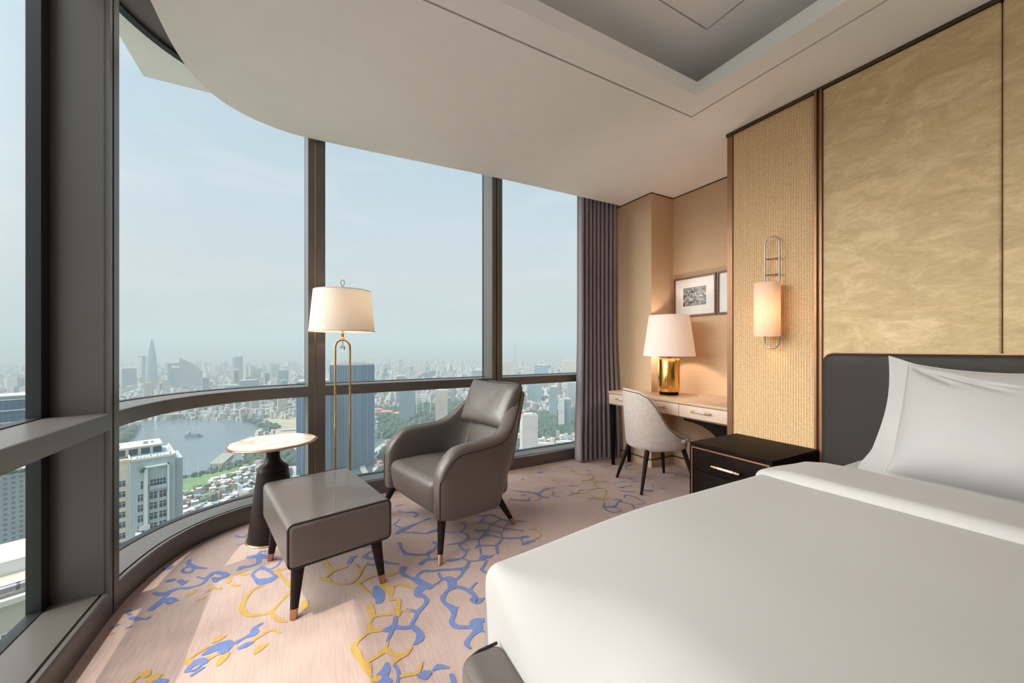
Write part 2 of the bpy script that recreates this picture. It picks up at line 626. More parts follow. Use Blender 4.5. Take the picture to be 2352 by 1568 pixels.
        bm.free()
        o = bpy.data.objects.new(name, me)
        C.objects.link(o)
        if parent:
            o.parent = parent
        return o

def thing(name, label, cat, loc=(0, 0, 0), rz=0.0, group=None):
    o = bpy.data.objects.new(name, None)
    C.objects.link(o)
    o.empty_display_size = 0.1
    o.location = loc
    o.rotation_euler = (0, 0, rz)
    o['label'] = label
    o['category'] = cat
    if group:
        o['group'] = group
    return o

def tag(o, label, cat, group=None, kind=None):
    o['label'] = label
    o['category'] = cat
    if group:
        o['group'] = group
    if kind:
        o['kind'] = kind
    return o

def struct(o, label=None):
    o['kind'] = 'structure'
    if label:
        o['label'] = label
    return o

def sempty(name, label=None):
    o = bpy.data.objects.new(name, None)
    C.objects.link(o)
    o['kind'] = 'structure'
    if label:
        o['label'] = label
    return o

def sm(a, b, x):
    t = min(1, max(0, (x - a) / (b - a)))
    return t * t * (3 - 2 * t)

def interp(tab, x):
    if x <= tab[0][0]:
        return tab[0][1]
    for (a, va), (b, vb) in zip(tab, tab[1:]):
        if x <= b:
            return va + (vb - va) * (x - a) / (b - a)
    return tab[-1][1]

def catmull(pts, per=12):
    out = []
    n = len(pts)
    for i in range(n - 1):
        p0, p1, p2, p3 = pts[max(i - 1, 0)], pts[i], pts[i + 1], pts[min(i + 2, n - 1)]
        for j in range(per):
            t = j / per
            out.append(tuple(0.5 * (2 * b + (c - a) * t + (2 * a - 5 * b + 4 * c - d) * t * t + (-a + 3 * b - 3 * c + d) * t ** 3)
                             for a, b, c, d in zip(p0, p1, p2, p3)))
    out.append(tuple(pts[-1]))
    return out

# ------------------------------------------------------------------ curved window wall
class Path:
    """a plan curve measured by length; pos(s, off) steps outward from it"""
    def __init__(self, ctrl):
        pts = [Vector((p[0], p[1])) for p in catmull(ctrl, 14)]
        self.p = [pts[0]]
        for q in pts[1:]:
            if (q - self.p[-1]).length > 1e-5:
                self.p.append(q)
        self.s = [0.0]
        for a, b in zip(self.p, self.p[1:]):
            self.s.append(self.s[-1] + (b - a).length)
        n = len(self.p)
        self.n = []
        for i in range(n):
            t = (self.p[min(i + 1, n - 1)] - self.p[max(i - 1, 0)]).normalized()
            self.n.append(Vector((-t.y, t.x)))

    def pos(self, s, off=0.0):
        s = min(max(s, 0), self.s[-1])
        lo, hi = 0, len(self.s) - 1
        while hi - lo > 1:
            m = (lo + hi) // 2
            if self.s[m] <= s:
                lo = m
            else:
                hi = m
        t = (s - self.s[lo]) / (self.s[hi] - self.s[lo])
        p = self.p[lo].lerp(self.p[hi], t)
        n = self.n[lo].lerp(self.n[hi], t).normalized()
        return p + n * off

    def at_y(self, y):
        for a, b, sa, sb in zip(self.p, self.p[1:], self.s, self.s[1:]):
            if a.y <= y <= b.y:
                return sa + (sb - sa) * (y - a.y) / max(b.y - a.y, 1e-9)

    def at_x(self, x):
        for a, b, sa, sb in zip(reversed(self.p[:-1]), reversed(self.p[1:]), reversed(self.s[:-1]), reversed(self.s[1:])):
            if a.x <= x <= b.x:
                return sa + (sb - sa) * (x - a.x) / max(b.x - a.x, 1e-9)

    def steps(self, s0, s1, d=0.04):
        n = max(1, int((s1 - s0) / d))
        return [s0 + (s1 - s0) * i / n for i in range(n + 1)]

WP = Path([(-0.777, -2.62), (-0.777, -1.2), (-0.777, 0.5), (-0.777, 1.6), (-0.777, 2.2), (-0.772, 2.42), (-0.752, 2.60), (-0.693, 2.825), (-0.589, 3.01),
           (-0.46, 3.13), (-0.32, 3.212), (-0.10, 3.272), (0.2, 3.305), (0.6, 3.322), (1.2, 3.335), (1.9, 3.348), (2.6, 3.360), (3.3, 3.370)])

def sweep(mb, s0, s1, section, mi=0, d=0.04):
    """closed section of (offset, z) swept along the window path"""
    rows = []
    for s in WP.steps(s0, s1, d):
        rows.append([(*WP.pos(s, o), z) for o, z in section])
    mb.grid(rows, mi, closed=True)
    n = len(section)
    k = len(mb.v)
    mb.f.append(tuple(range(k - n, k)))
    mb.m.append(mi)
    k0 = k - n * len(rows)
    mb.f.append(tuple(reversed(range(k0, k0 + n))))
    mb.m.append(mi)
    return mb

HEAD = 3.10
CEIL = 2.80
S_END = WP.s[-1]
sF0, sF1 = WP.at_y(2.372), WP.at_y(2.455)                      # deep fin beside the left pane
s20, s21 = WP.at_x(0.018), WP.at_x(0.135)
s30, s31 = WP.at_x(1.590), WP.at_x(1.700)
sA0, sA1 = WP.at_y(0.60), WP.at_y(0.70)
posts = [(sA0, sA1), (sF0, sF1), (s20, s21), (s30, s31)]
bays = [(0.0, sA0), (sA1, sF0), (sF1, s20), (s21, s30), (s31, S_END)]
for i, (a, b) in enumerate(bays):
    w = sempty('window_%d' % (i + 1), ['tall window bay behind the camera', 'window bay at the left edge with white tower beyond',
                                       'curved corner window bay over the river', 'window bay behind the floor lamp and blue towers',
                                       'window bay between the armchair and the curtain'][i])
    mb = MB()
    sweep(mb, a, b, [(0, 0.0), (0, 0.108), (0.006, 0.118), (0.022, 0.118), (0.024, 0.108), (0.030, 0.108), (0.032, 0.120), (0.235, 0.120), (0.235, 0.0)])
    mb.build('sill', M['alu'], w, angle=25)
    mb = MB()
    sweep(mb, a, b, [(0.002, 0.847), (0.0, 0.850), (0.0, 0.922), (0.003, 0.925), (0.192, 0.925), (0.192, 0.847)])
    mb.build('transom', M['alu'], w, angle=25)
    mb = MB()
    sweep(mb, a, b, [(-0.45, HEAD), (0.235, HEAD), (0.235, HEAD + 0.06), (-0.45, HEAD + 0.06)])
    mb.build('head_panel', M['alu'], w, angle=25)
    mb = MB()
    for z0, z1 in ((0.12, 0.124), (0.843, 0.847), (0.925, 0.929), (HEAD - 0.02, HEAD)):
        sweep(mb, a, b, [(0.186, z0), (0.186, z1), (0.230, z1), (0.230, z0)])
    mb.build('gasket', M['gasket'], w)
    for z0, z1 in ((0.12, 0.86), (0.91, HEAD)):
        mb = MB()
        sweep(mb, a, b, [(0.200, z0), (0.200, z1), (0.212, z1), (0.212, z0)])
        mb.build('glass_pane', M['glass'], w)
for i, (a, b) in enumerate(posts):
    w = sempty('trim_%d' % (i + 1), ['grey aluminium window post behind the camera', 'deep grey aluminium window fin at the left',
                                     'grey window post behind the floor lamp', 'grey window post behind the armchair'][i])
    mb = MB()
    g = a + (b - a) * (0.42 if i != 1 else 0.36)
    gw = 0.010 if i != 1 else 0.014
    sweep(mb, a, b, [(0.012, 0.0), (0.012, HEAD), (0.190, HEAD), (0.190, 0.0)], d=0.02)
    sweep(mb, a, g - gw / 2, [(0.0, 0.0), (0.0, HEAD), (0.02, HEAD), (0.02, 0.0)], d=0.02)
    sweep(mb, g + gw / 2, b, [(0.0, 0.0), (0.0, HEAD), (0.02, HEAD), (0.02, 0.0)], d=0.02)
    mb.build('post', M['alu'], w, angle=25)
    mb = MB()
    sweep(mb, g - gw / 2, g + gw / 2, [(0.009, 0.0), (0.009, HEAD), (0.013, HEAD), (0.013, 0.0)])
    mb.build('joint', M['gasket'] if i != 2 else M['brass_line'], w)
    mb = MB()
    sweep(mb, a - (0.055 if i == 1 else 0.0), b, [(0.188, 0.12), (0.188, HEAD), (0.232, HEAD), (0.232, 0.12)])
    mb.build('gasket', M['gasket'], w)

# ------------------------------------------------------------------ floor and ceiling
FLOORPOLY = [(-0.80, -2.62)] + [(p.x, p.y) for p in [WP.pos(s, 0.02) for s in WP.steps(WP.at_y(-2.5), S_END, 0.06)]] + [(3.60, 3.39), (3.60, -2.62)]
mb = MB()
mb.add([(x, y, 0.0) for x, y in FLOORPOLY], [tuple(reversed(range(len(FLOORPOLY))))], 0)
mb.add([(x, y, -0.15) for x, y in FLOORPOLY], [tuple(range(len(FLOORPOLY)))], 0)
def motif(mb, pts, mi, z):
    """one tufted line of the carpet pattern, swelling and thinning as it goes"""
    P = catmull([(p[0] / 1000, p[1] / 1000, p[2] / 1000) for p in pts], 7) if len(pts) > 2 else [tuple(c / 1000 for c in p) for p in pts]
    n = len(P)
    L, Rr = [], []
    for i in range(n):
        a, b = P[max(i - 1, 0)], P[min(i + 1, n - 1)]
        t = Vector((b[0] - a[0], b[1] - a[1]))
        if t.length < 1e-6:
            t = Vector((1, 0))
        t.normalize()
        w = max(P[i][2], 0.003) / 2
        L.append((P[i][0] - t.y * w, P[i][1] + t.x * w, z))
        Rr.append((P[i][0] + t.y * w, P[i][1] - t.x * w, z))
    for i in range(n - 1):
        zz = z + 0.0000021 * (i + 3)
        q = [L[i], L[i + 1], Rr[i + 1], Rr[i]]
        mb.add([(a_, b_, zz) for a_, b_, c_ in q], [(0, 1, 2, 3)], mi)
    for e, o in ((0, 1), (n - 1, n - 2)):
        r = max(P[e][2], 0.003) / 2
        mb.add([(P[e][0] + r * math.cos(2 * PI * k / 12), P[e][1] + r * math.sin(2 * PI * k / 12), z + 0.000006) for k in range(12)], [tuple(range(12))], mi)
CARPET = [
 ('b',[(-397,3025,16),(-352,2985,16),(-328,3029,16)]),
 ('b',[(-375,2884,9),(-335,2891,9),(-319,2952,9),(-352,2985,9)]),
 ('b',[(-291,2686,30),(-248,2676,45),(-213,2644,38),(-147,2609,12)]),
 ('b',[(-248,2676,22),(-236,2723,22),(-208,2715,22)]),
 ('b',[(-248,2676,22),(-235,2593,26),(-273,2571,22),(-314,2581,30),(-314,2563,22)]),
 ('b',[(-315,2587,12),(-330,2555,12)]),
 ('b',[(-196,2772,20),(-157,2780,26)]),
 ('b',[(-123,2557,12),(-146,2496,12),(-191,2485,12)]),
 ('b',[(-213,2521,30),(-241,2501,17),(-250,2466,17),(-234,2419,17),(-200,2359,36),(-153,2376,34),(-140,2402,26),(-174,2465,17),(-213,2521,30)]),
 ('b',[(-212,2386,40),(-172,2365,50),(-140,2390,30)]),
 ('y',[(-316,2519,24),(-289,2493,24),(-264,2485,8)]),
 ('y',[(-354,2484,22),(-353,2447,22)]),
 ('y',[(-334,2411,18),(-304,2390,18)]),
 ('y',[(-397,2415,16),(-378,2405,16)]),
 ('y',[(-431,2409,20),(-412,2429,20)]),
 ('y',[(-507,2413,16),(-494,2429,24),(-480,2446,16)]),
 ('y',[(-459,2345,20),(-437,2352,20)]),
 ('y',[(-98,2446,14),(-143,2448,26),(-115,2377,16),(-82,2295,20),(-46,2226,40),(-78,2185,18),(-111,2131,12),(-143,2081,20),(-180,2081,18),(-228,2102,22),(-259,2160,24),(-262,2221,22),(-247,2286,20),(-224,2322,18),(-193,2330,14)]),
 ('y',[(-143,2081,20),(-128,2040,20),(-100,1994,20),(-74,1969,8)]),
 ('y',[(-3,2081,34),(-7,2041,34)]),
 ('b',[(-585,2807,22),(-582,2768,22),(-540,2703,24),(-480,2659,6)]),
 ('b',[(-540,2703,14),(-549,2656,14),(-574,2664,14),(-595,2698,14),(-582,2726,14),(-552,2716,14)]),
 ('b',[(-681,2756,26),(-658,2773,26),(-663,2758,26)]),
 ('b',[(-633,2614,24),(-610,2607,24)]),
 ('b',[(-579,2585,26),(-556,2552,26),(-543,2560,10)]),
 ('b',[(-556,2552,12),(-558,2532,12)]),
 ('b',[(-507,2584,12),(-474,2549,12),(-457,2556,24),(-435,2589,22),(-375,2534,30),(-404,2511,24),(-435,2533,12)]),
 ('b',[(-456,2550,14),(-465,2503,14),(-493,2487,14),(-532,2488,20),(-560,2504,14),(-592,2497,28),(-622,2484,26),(-662,2515,16)]),
 ('b',[(-426,2534,10),(-425,2502,10),(-408,2482,10),(-404,2511,10)]),
 ('b',[(-598,2485,18),(-606,2452,18),(-618,2423,18),(-632,2370,34)]),
 ('b',[(-630,2365,24),(-614,2390,20),(-598,2421,28),(-573,2416,24),(-542,2386,10)]),
 ('b',[(-598,2421,14),(-573,2380,14),(-558,2386,14)]),
 ('b',[(-626,2294,20),(-618,2305,6)]),
 ('b',[(-714,2401,10),(-725,2391,10),(-704,2364,10)]),
 ('b',[(-691,2333,20),(-667,2313,20),(-633,2294,6)]),
 ('b',[(-684,2257,9),(-672,2262,9)]),
 ('b',[(-746,2286,12),(-726,2303,12)]),
 ('y',[(-749,2244,12),(-726,2245,12)]),
 ('b',[(-172,2011,14),(-196,1990,22),(-195,1958,36),(-226,1947,14),(-250,1933,22)]),
 ('b',[(-233,1889,20),(-213,1897,30),(-191,1898,8)]),
 ('y',[(-192,1912,16),(-156,1937,16),(-126,1945,16),(-96,1908,8)]),
 ('y',[(-177,1830,18),(-164,1848,34),(-146,1858,20)]),
 ('y',[(-336,1976,10),(-320,1991,34),(-303,1999,16)]),
 ('b',[(-355,1921,20),(-335,1931,40),(-312,1941,46),(-286,1933,52),(-289,1903,40)]),
 ('b',[(-299,1903,26),(-282,1906,26)]),
 ('y',[(-352,1959,14),(-377,1939,14),(-403,1917,14),(-408,1911,24),(-387,1888,20)]),
 ('y',[(-295,1832,20),(-285,1859,34),(-274,1877,20)]),
 ('y',[(-349,1876,26),(-334,1885,24),(-304,1893,8)]),
 ('b',[(-395,1850,16),(-386,1867,24),(-367,1886,34),(-344,1870,26)]),
 ('b',[(-373,1817,12),(-356,1829,12),(-343,1839,12)]),
 ('b',[(-388,1846,10),(-368,1841,10),(-352,1860,10)]),
 ('y',[(-555,1881,10),(-547,1906,18),(-530,1910,34),(-521,1897,26)]),
 ('y',[(-502,1871,30),(-486,1870,38),(-475,1872,14)]),
 ('b',[(-479,1843,30),(-457,1827,30)]),
 ('y',[(45,2454,20),(88,2430,24),(112,2356,22),(136,2308,26),(202,2308,16)]),
 ('y',[(136,2308,16),(102,2259,16),(71,2254,26),(96,2230,26),(119,2186,18),(162,2148,16),(208,2139,16),(243,2172,16),(259,2219,22),(301,2290,14)]),
 ('y',[(260,2230,14),(246,2308,14)]),
 ('y',[(236,2113,30),(275,2133,16),(320,2147,16),(363,2140,16),(397,2111,16),(438,2116,16)]),
 ('y',[(236,2113,18),(259,2050,18),(278,2002,8)]),
 ('y',[(358,2078,18),(358,2017,40),(374,1988,40),(368,1926,14)]),
 ('y',[(376,1997,14),(415,2006,14),(453,1980,24),(477,1943,14)]),
 ('b',[(315,2040,26),(316,1981,56),(318,1934,40),(310,1916,34)]),
 ('b',[(329,2503,20),(314,2482,20)]),
 ('b',[(261,2394,10),(238,2394,20),(216,2342,26)]),
 ('b',[(299,2367,26),(330,2331,22),(371,2290,18),(409,2238,20),(461,2198,10)]),
 ('b',[(300,2373,12),(341,2411,12),(372,2408,12)]),
 ('b',[(315,2265,14),(370,2247,14)]),
 ('b',[(343,2466,12),(321,2492,18)]),
 ('b',[(540,2680,12),(585,2620,12),(637,2628,12)]),
 ('b',[(515,2557,10),(565,2596,50),(621,2619,30),(696,2651,10),(781,2681,8)]),
 ('b',[(571,2559,10),(632,2518,10),(693,2477,10),(730,2482,24),(777,2491,24),(814,2514,8)]),
 ('b',[(516,2431,20),(511,2347,14),(523,2286,24),(576,2244,16),(622,2225,12),(651,2237,26),(692,2263,14),(714,2302,14),(707,2335,20)]),
 ('b',[(644,2234,12),(627,2177,12),(646,2154,12)]),
 ('b',[(566,2135,20),(605,2163,24),(657,2148,20),(691,2155,10)]),
 ('b',[(473,2144,36),(461,2093,26),(484,2042,18),(509,2007,34),(537,1940,46),(556,1910,40)]),
 ('b',[(509,2007,18),(537,2046,18),(570,2062,18),(612,2039,18),(656,2027,18),(715,2001,18),(769,1977,28),(801,2008,16),(814,2025,18)]),
 ('b',[(769,1977,16),(732,1929,16),(694,1907,20),(667,1932,16)]),
 ('b',[(632,2006,12),(632,1951,16),(662,1935,34),(671,1909,46),(657,1855,46)]),
 ('b',[(556,1910,26),(593,1920,12),(634,1939,14),(659,1926,30)]),
 ('b',[(537,1940,36),(499,1921,34),(488,1879,36),(511,1848,22),(512,1812,22),(494,1786,18),(457,1760,28),(444,1767,20),(416,1799,8)]),
 ('b',[(504,1899,24),(525,1917,30)]),
 ('b',[(457,1760,18),(438,1726,18),(410,1688,18),(411,1673,26),(427,1628,26),(423,1596,34),(410,1580,26),(390,1571,10)]),
 ('b',[(657,1855,20),(622,1835,20),(588,1798,24),(584,1755,20),(603,1702,34),(593,1658,22),(571,1624,22),(577,1587,26),(608,1563,20),(642,1548,26),(656,1533,50),(661,1567,50),(696,1564,26),(710,1560,14)]),
 ('b',[(606,1696,14),(628,1697,8)]),
 ('b',[(654,1527,16),(679,1492,10)]),
 ('b',[(651,1521,34),(619,1504,18),(584,1476,22),(585,1443,12)]),
 ('b',[(665,1861,22),(698,1823,22),(722,1781,26),(729,1730,22),(726,1696,46),(761,1699,12),(780,1702,10)]),
 ('b',[(722,1781,12),(753,1813,12),(783,1828,8)]),
 ('b',[(711,1713,34),(731,1693,34)]),
 ('y',[(358,1904,16),(395,1884,18),(370,1811,30),(368,1780,28),(392,1799,10),(422,1779,16)]),
 ('y',[(266,1910,26),(265,1868,34),(272,1824,20),(299,1817,14),(334,1799,12),(367,1797,14)]),
 ('y',[(272,1824,14),(248,1783,14),(250,1738,30),(291,1716,14)]),
 ('y',[(246,1737,22),(213,1716,14),(176,1684,22),(179,1638,30),(189,1590,20),(204,1548,34),(210,1507,16),(211,1490,8)]),
 ('y',[(190,1596,14),(211,1573,18),(244,1579,18),(279,1596,30),(303,1565,18),(327,1540,30),(352,1538,20),(378,1558,10)]),
 ('y',[(280,1599,18),(299,1636,10)]),
 ('y',[(326,1534,22),(301,1515,12)]),
 ('b',[(357,1770,18),(343,1724,22),(331,1709,34),(304,1709,26)]),
 ('b',[(337,1720,22),(368,1689,22),(406,1675,22)]),
 ('b',[(331,1701,16),(314,1669,16),(295,1638,8)]),
 ('b',[(275,1527,12),(266,1498,34),(245,1467,44),(264,1441,30)]),
 ('b',[(299,1503,12),(306,1477,12),(304,1450,12),(295,1424,12)]),
 ('y',[(310,1442,16),(344,1434,16),(371,1430,16),(397,1466,8)]),
 ('b',[(376,1411,26),(391,1406,46),(404,1407,26)]),
 ('b',[(427,1411,12),(446,1417,24),(477,1395,10)]),
 ('b',[(477,1357,18),(474,1325,18)]),
 ('y',[(220,1475,26),(235,1472,26)]),
 ('b',[(607,2916,10),(652,2862,10),(703,2834,20),(713,2784,18),(688,2753,10)]),
 ('b',[(531,2701,8),(572,2746,8),(582,2769,8)]),
 ('b',[(609,3011,8),(669,3012,8)]),
 ('b',[(953,2513,12),(964,2467,12),(948,2425,12),(892,2381,12)]),
 ('b',[(765,2462,10),(824,2417,10),(892,2381,10),(920,2341,10),(923,2293,14),(891,2266,22),(854,2253,14),(773,2265,10)]),
 ('b',[(891,2266,20),(843,2237,14),(830,2202,14),(838,2157,14),(866,2152,14)]),
 ('b',[(846,2153,11),(830,2112,11),(799,2082,11),(809,2058,11),(823,2033,11),(873,2015,11),(910,2032,40),(945,2022,22),(968,2028,8)]),
 ('b',[(819,2035,14),(800,2001,14),(774,1981,22),(726,1998,14),(686,2011,14)]),
 ('b',[(914,2030,22),(896,2011,22)]),
 ('b',[(912,1994,14),(871,1945,14),(847,1924,16),(862,1884,10)]),
 ('b',[(795,2084,8),(736,2089,24),(712,2102,8)]),
 ('b',[(1082,2584,10),(1134,2534,10),(1197,2522,10),(1226,2427,14),(1265,2372,10),(1291,2351,10),(1339,2325,10),(1367,2296,5)]),
 ('b',[(1137,2525,10),(1082,2457,16),(1054,2445,10)]),
 ('b',[(1075,2454,9),(1129,2391,9),(1181,2292,14),(1235,2238,9),(1273,2199,12)]),
 ('b',[(1226,2427,10),(1134,2389,10),(1068,2322,10),(1024,2274,30),(972,2244,10),(918,2268,10)]),
 ('b',[(990,2364,12),(1025,2339,22),(1061,2320,20),(1041,2276,12)]),
 ('b',[(1032,2269,26),(1064,2240,11),(1108,2182,18),(1204,2130,14),(1231,2127,26),(1271,2117,8)]),
 ('b',[(1068,2322,9),(1131,2251,9),(1181,2292,9),(1265,2372,9)]),
 ('b',[(1131,2251,10),(1108,2182,10),(1068,2137,10),(1035,2113,16),(1000,2031,14)]),
 ('b',[(1035,2113,10),(942,2163,16),(910,2149,10)]),
 ('b',[(972,2244,10),(942,2163,10),(908,2061,10)]),
 ('b',[(1187,2051,26),(1236,2057,26),(1267,2052,20)]),
 ('b',[(1207,2106,10),(1187,2051,10)]),
 ('y',[(1320,2198,14),(1344,2197,26),(1367,2185,20)]),
 ('y',[(1351,2169,9),(1349,2098,9),(1309,2073,9),(1273,2071,9)]),
 ('b',[(1270,2605,16),(1331,2596,16)]),
 ('b',[(1557,2862,8),(1614,2801,12),(1686,2742,8),(1697,2688,34),(1705,2618,12),(1746,2587,5)]),
 ('b',[(1706,2702,12),(1789,2746,22),(1855,2762,10),(1908,2744,5)]),
 ('b',[(1564,2741,12),(1608,2727,12)]),
 ('b',[(1445,2695,8),(1507,2653,8),(1572,2618,16),(1591,2661,8)]),
 ('y',[(1596,2596,8),(1656,2599,8),(1682,2640,8)]),
 ('y',[(1460,2723,20),(1463,2703,20)]),
 ('b',[(1850,2683,9),(1797,2606,9),(1827,2561,9)]),
 ('y',[(2019,2941,34),(2014,2908,34)]),
 ('b',[(1999,3152,34),(2032,3147,34)]),
 ('b',[(1760,3069,20),(1773,3050,20)]),
 ('b',[(1961,2585,14),(1992,2548,14)]),
 ('y',[(1911,2552,9),(2004,2552,9),(2081,2520,9)]),
 ('y',[(2009,2559,9),(2068,2600,9),(2111,2556,14),(2082,2499,9),(2066,2429,9),(2090,2378,9),(2096,2337,9)]),
 ('y',[(2111,2556,8),(2191,2566,8),(2247,2546,14),(2258,2487,8),(2119,2362,8),(2058,2285,8)]),
 ('y',[(2040,2725,9),(2072,2719,18),(2122,2691,9)]),
 ('y',[(2301,2968,16),(2333,2897,10),(2403,2872,10),(2384,2804,10),(2306,2757,16),(2220,2768,10),(2180,2706,10)]),
 ('y',[(2306,2757,9),(2310,2695,16),(2376,2671,9),(2422,2646,9)]),
 ('y',[(2444,2758,11),(2366,2606,11)]),
 ('y',[(2310,2695,8),(2256,2642,8),(2247,2546,8)]),
 ('y',[(2009,2422,9),(2066,2390,12),(2090,2340,9)]),
 ('y',[(2311,3060,16),(2331,3007,16)]),
 ('b',[(2058,2285,10),(2010,2241,16),(1987,2171,12),(2010,2126,10),(2067,2119,8)]),
 ('b',[(2010,2241,11),(2082,2203,18),(2159,2248,11),(2222,2269,18),(2165,2309,4)]),
 ('b',[(2082,2203,10),(2083,2152,10),(2067,2119,10)]),
 ('b',[(2182,2254,8),(2231,2165,8),(2177,2100,8)]),
 ('b',[(2276,2296,9),(2325,2328,9),(2359,2290,9),(2358,2177,9),(2333,2136,9),(2276,2149,9)]),
 ('b',[(2356,2434,8),(2378,2390,8),(2450,2341,8)]),
 ('b',[(2410,2480,22),(2435,2467,22)]),
 ('b',[(2449,2481,7),(2513,2458,7),(2549,2483,7)]),
 ('b',[(2545,2331,28),(2593,2295,28)]),
 ('b',[(2641,2614,18),(2667,2588,18)]),
 ('b',[(2519,2582,10),(2544,2557,10)]),
 ('b',[(2804,2539,9),(2817,2494,9)]),
 ('b',[(2618,2540,9),(2657,2519,9)]),
 ('b',[(2438,2590,10),(2436,2568,10)]),
 ('b',[(3136,2490,9),(3090,2435,9),(3174,2402,9),(3219,2445,9),(3138,2483,9)]),
 ('b',[(2705,2288,8),(2736,2271,8)]),
 ('b',[(3004,2430,9),(3047,2419,9)]),
 ('b',[(2966,2900,26),(2881,2884,10),(2838,2819,10),(2919,2789,10)]),
 ('b',[(2447,2987,9),(2481,2954,9)]),
 ('b',[(2294,3187,9),(2344,3144,9)]),
 ('b',[(2683,2992,9),(2753,2984,9)]),
 ('b',[(2546,2395,7),(2548,2416,7)]),
 ('b',[(2725,2412,7),(2664,2331,7)]),
 ('y',[(2264,2484,7),(2208,2492,7),(2154,2533,7)]),
 ('y',[(1850,2750,14),(1845,2668,14)]),
 ('y',[(1839,2671,8),(1824,2638,8)]),
]

for k, (c, pts) in enumerate(CARPET):
    motif(mb, pts, 1 if c == 'b' else 2, 0.0010 + 0.000014 * k)
fl = MB.build(mb, 'floor', [M['carpet'], M['carpet_blue'], M['carpet_yellow']], smooth=False)
struct(fl, 'blush carpet with blue and ochre branching lines')

CP = catmull([(-0.600, -2.62), (-0.612, -1.0), (-0.618, 0.8), (-0.622, 1.9), (-0.621, 2.31), (-0.609, 2.619), (-0.566, 2.855), (-0.485, 3.020), (-0.390, 3.120), (-0.274, 3.195), (-0.13, 3.245), (0.024, 3.262),
              (0.458, 3.250), (1.0, 3.222), (1.493, 3.197), (2.563, 3.178), (3.60, 3.158)], 8)
import bmesh
def ring(outer, inner, z, up=True):
    """flat region between an outline and a hole, both lists of (x, y)"""
    bm = bmesh.new()
    es = []
    for loop in (outer, inner):
        if not loop:
            continue
        vs = [bm.verts.new((p[0], p[1], z)) for p in loop]
        es += [bm.edges.new((vs[i], vs[(i + 1) % len(vs)])) for i in range(len(vs))]
    bmesh.ops.triangle_fill(bm, use_beauty=True, use_dissolve=False, edges=es)
    bm.verts.index_update()
    V = [tuple(v.co) for v in bm.verts]
    F = [tuple(v.index for v in f.verts) for f in bm.faces]
    bm.free()
    return V, F

def rect(x0, x1, y0, y1):
    return [(x0, y0), (x1, y0), (x1, y1), (x0, y1)]
def wallstrip(mb, loop, z0, z1, mi=0):
    n = len(loop)
    mb.add([(p[0], p[1], z0) for p in loop] + [(p[0], p[1], z1) for p in loop], [(i, (i + 1) % n, n + (i + 1) % n, n + i) for i in range(n)], mi)
TX1, TY1, TX0, TY0 = 2.168, 1.558, -0.10, -1.55
G = 0.165
outer = [tuple(p) for p in CP] + [(3.60, -2.62)]
tray = rect(TX0, TX1, TY0, TY1)
go = rect(TX0 - G, TX1 + G, TY0 - G, TY1 + G)
gi = rect(TX0 - G + .012, TX1 + G - .012, TY0 - G + .012, TY1 + G - .012)
wide = rect(TX0 - 0.34, TX1 + 0.34, TY0 - 0.34, TY1 + 0.34)
LIP, TOP = 2.890, 3.12
mb = MB()
mb.add(*ring(outer, go, CEIL))
mb.add(*ring(gi, tray, CEIL))
mb.add(*ring(go, gi, CEIL + 0.012), 1)
wallstrip(mb, go, CEIL, CEIL + 0.012, 1)
wallstrip(mb, gi, CEIL, CEIL + 0.012, 1)
wallstrip(mb, tray, CEIL, LIP)
mb.add(*ring(wide, tray, LIP))
wallstrip(mb, wide, LIP, TOP + 0.0)
ug = rect(TX0 + .053, TX1 - .053, TY0 + .100, TY1 - .100)
ug2 = rect(TX0 + .063, TX1 - .063, TY0 + .110, TY1 - .110)
mb.add(*ring(wide, ug, TOP))
mb.add(*ring(ug, ug2, TOP + 0.01), 1)
wallstrip(mb, ug, TOP, TOP + 0.01, 1)
wallstrip(mb, ug2, TOP, TOP + 0.01, 1)
mb.add(*ring(ug2, [], TOP))
wallstrip(mb, outer, CEIL, HEAD)
mb.add(*ring(outer, [], HEAD + 0.05))
o = mb.build('ceiling', [M['ceiling'], M['groove']], angle=25)
struct(o, 'off-white dropped ceiling with curved edge and square recessed tray')
mb = MB()
mb.box(-1.02, 3.8, -2.9, 3.66, HEAD + 0.062, HEAD + 0.3)
struct(mb.build('ceiling', M['ceiling'], smooth=False), 'structural slab above the dropped ceiling')

# ------------------------------------------------------------------ walls
mb = MB()
mb.box(2.777, 3.60, -2.62, 1.733, 0.0, HEAD)
struct(mb.build('wall_right', M['wallpaper'], smooth=False), 'headboard wall behind its gold panels')
mb = MB()
mb.box(3.427, 3.60, 1.733, 2.747, 0.0, HEAD)
struct(mb.build('wall_niche', M['wallpaper'], smooth=False), 'beige grasscloth wall above the writing desk')
mb = MB()
mb.box(3.099, 3.60, 2.747, 3.66, 0.0, HEAD)
struct(mb.build('wall_column', M['wallpaper'], smooth=False), 'beige grasscloth column beside the curtain')
mb = MB()
mb.box(-1.02, 3.60, -2.90, -2.62, -0.15, HEAD)
struct(mb.build('wall_back', M['back_wall'], smooth=False), 'unseen wall behind the camera, darkened to cut bounce light')
for nm, bx in (('baseboard_column', [(3.087, 3.099, 2.735, 3.35), (3.099, 3.427, 2.735, 2.747)]), ('baseboard_niche', [(3.415, 3.427, 1.733, 2.735)])):
    mb = MB()
    for x0, x1, y0, y1 in bx:
        mb.box(x0, x1, y0, y1, 0, 0.072)
        mb.box(x0 + .002, x1, y0 + .002, y1, 0.072, 0.082, 1)
    struct(mb.build(nm, [M['skirting'], M['seam']], smooth=False), 'beige skirting with a dark line along its top')
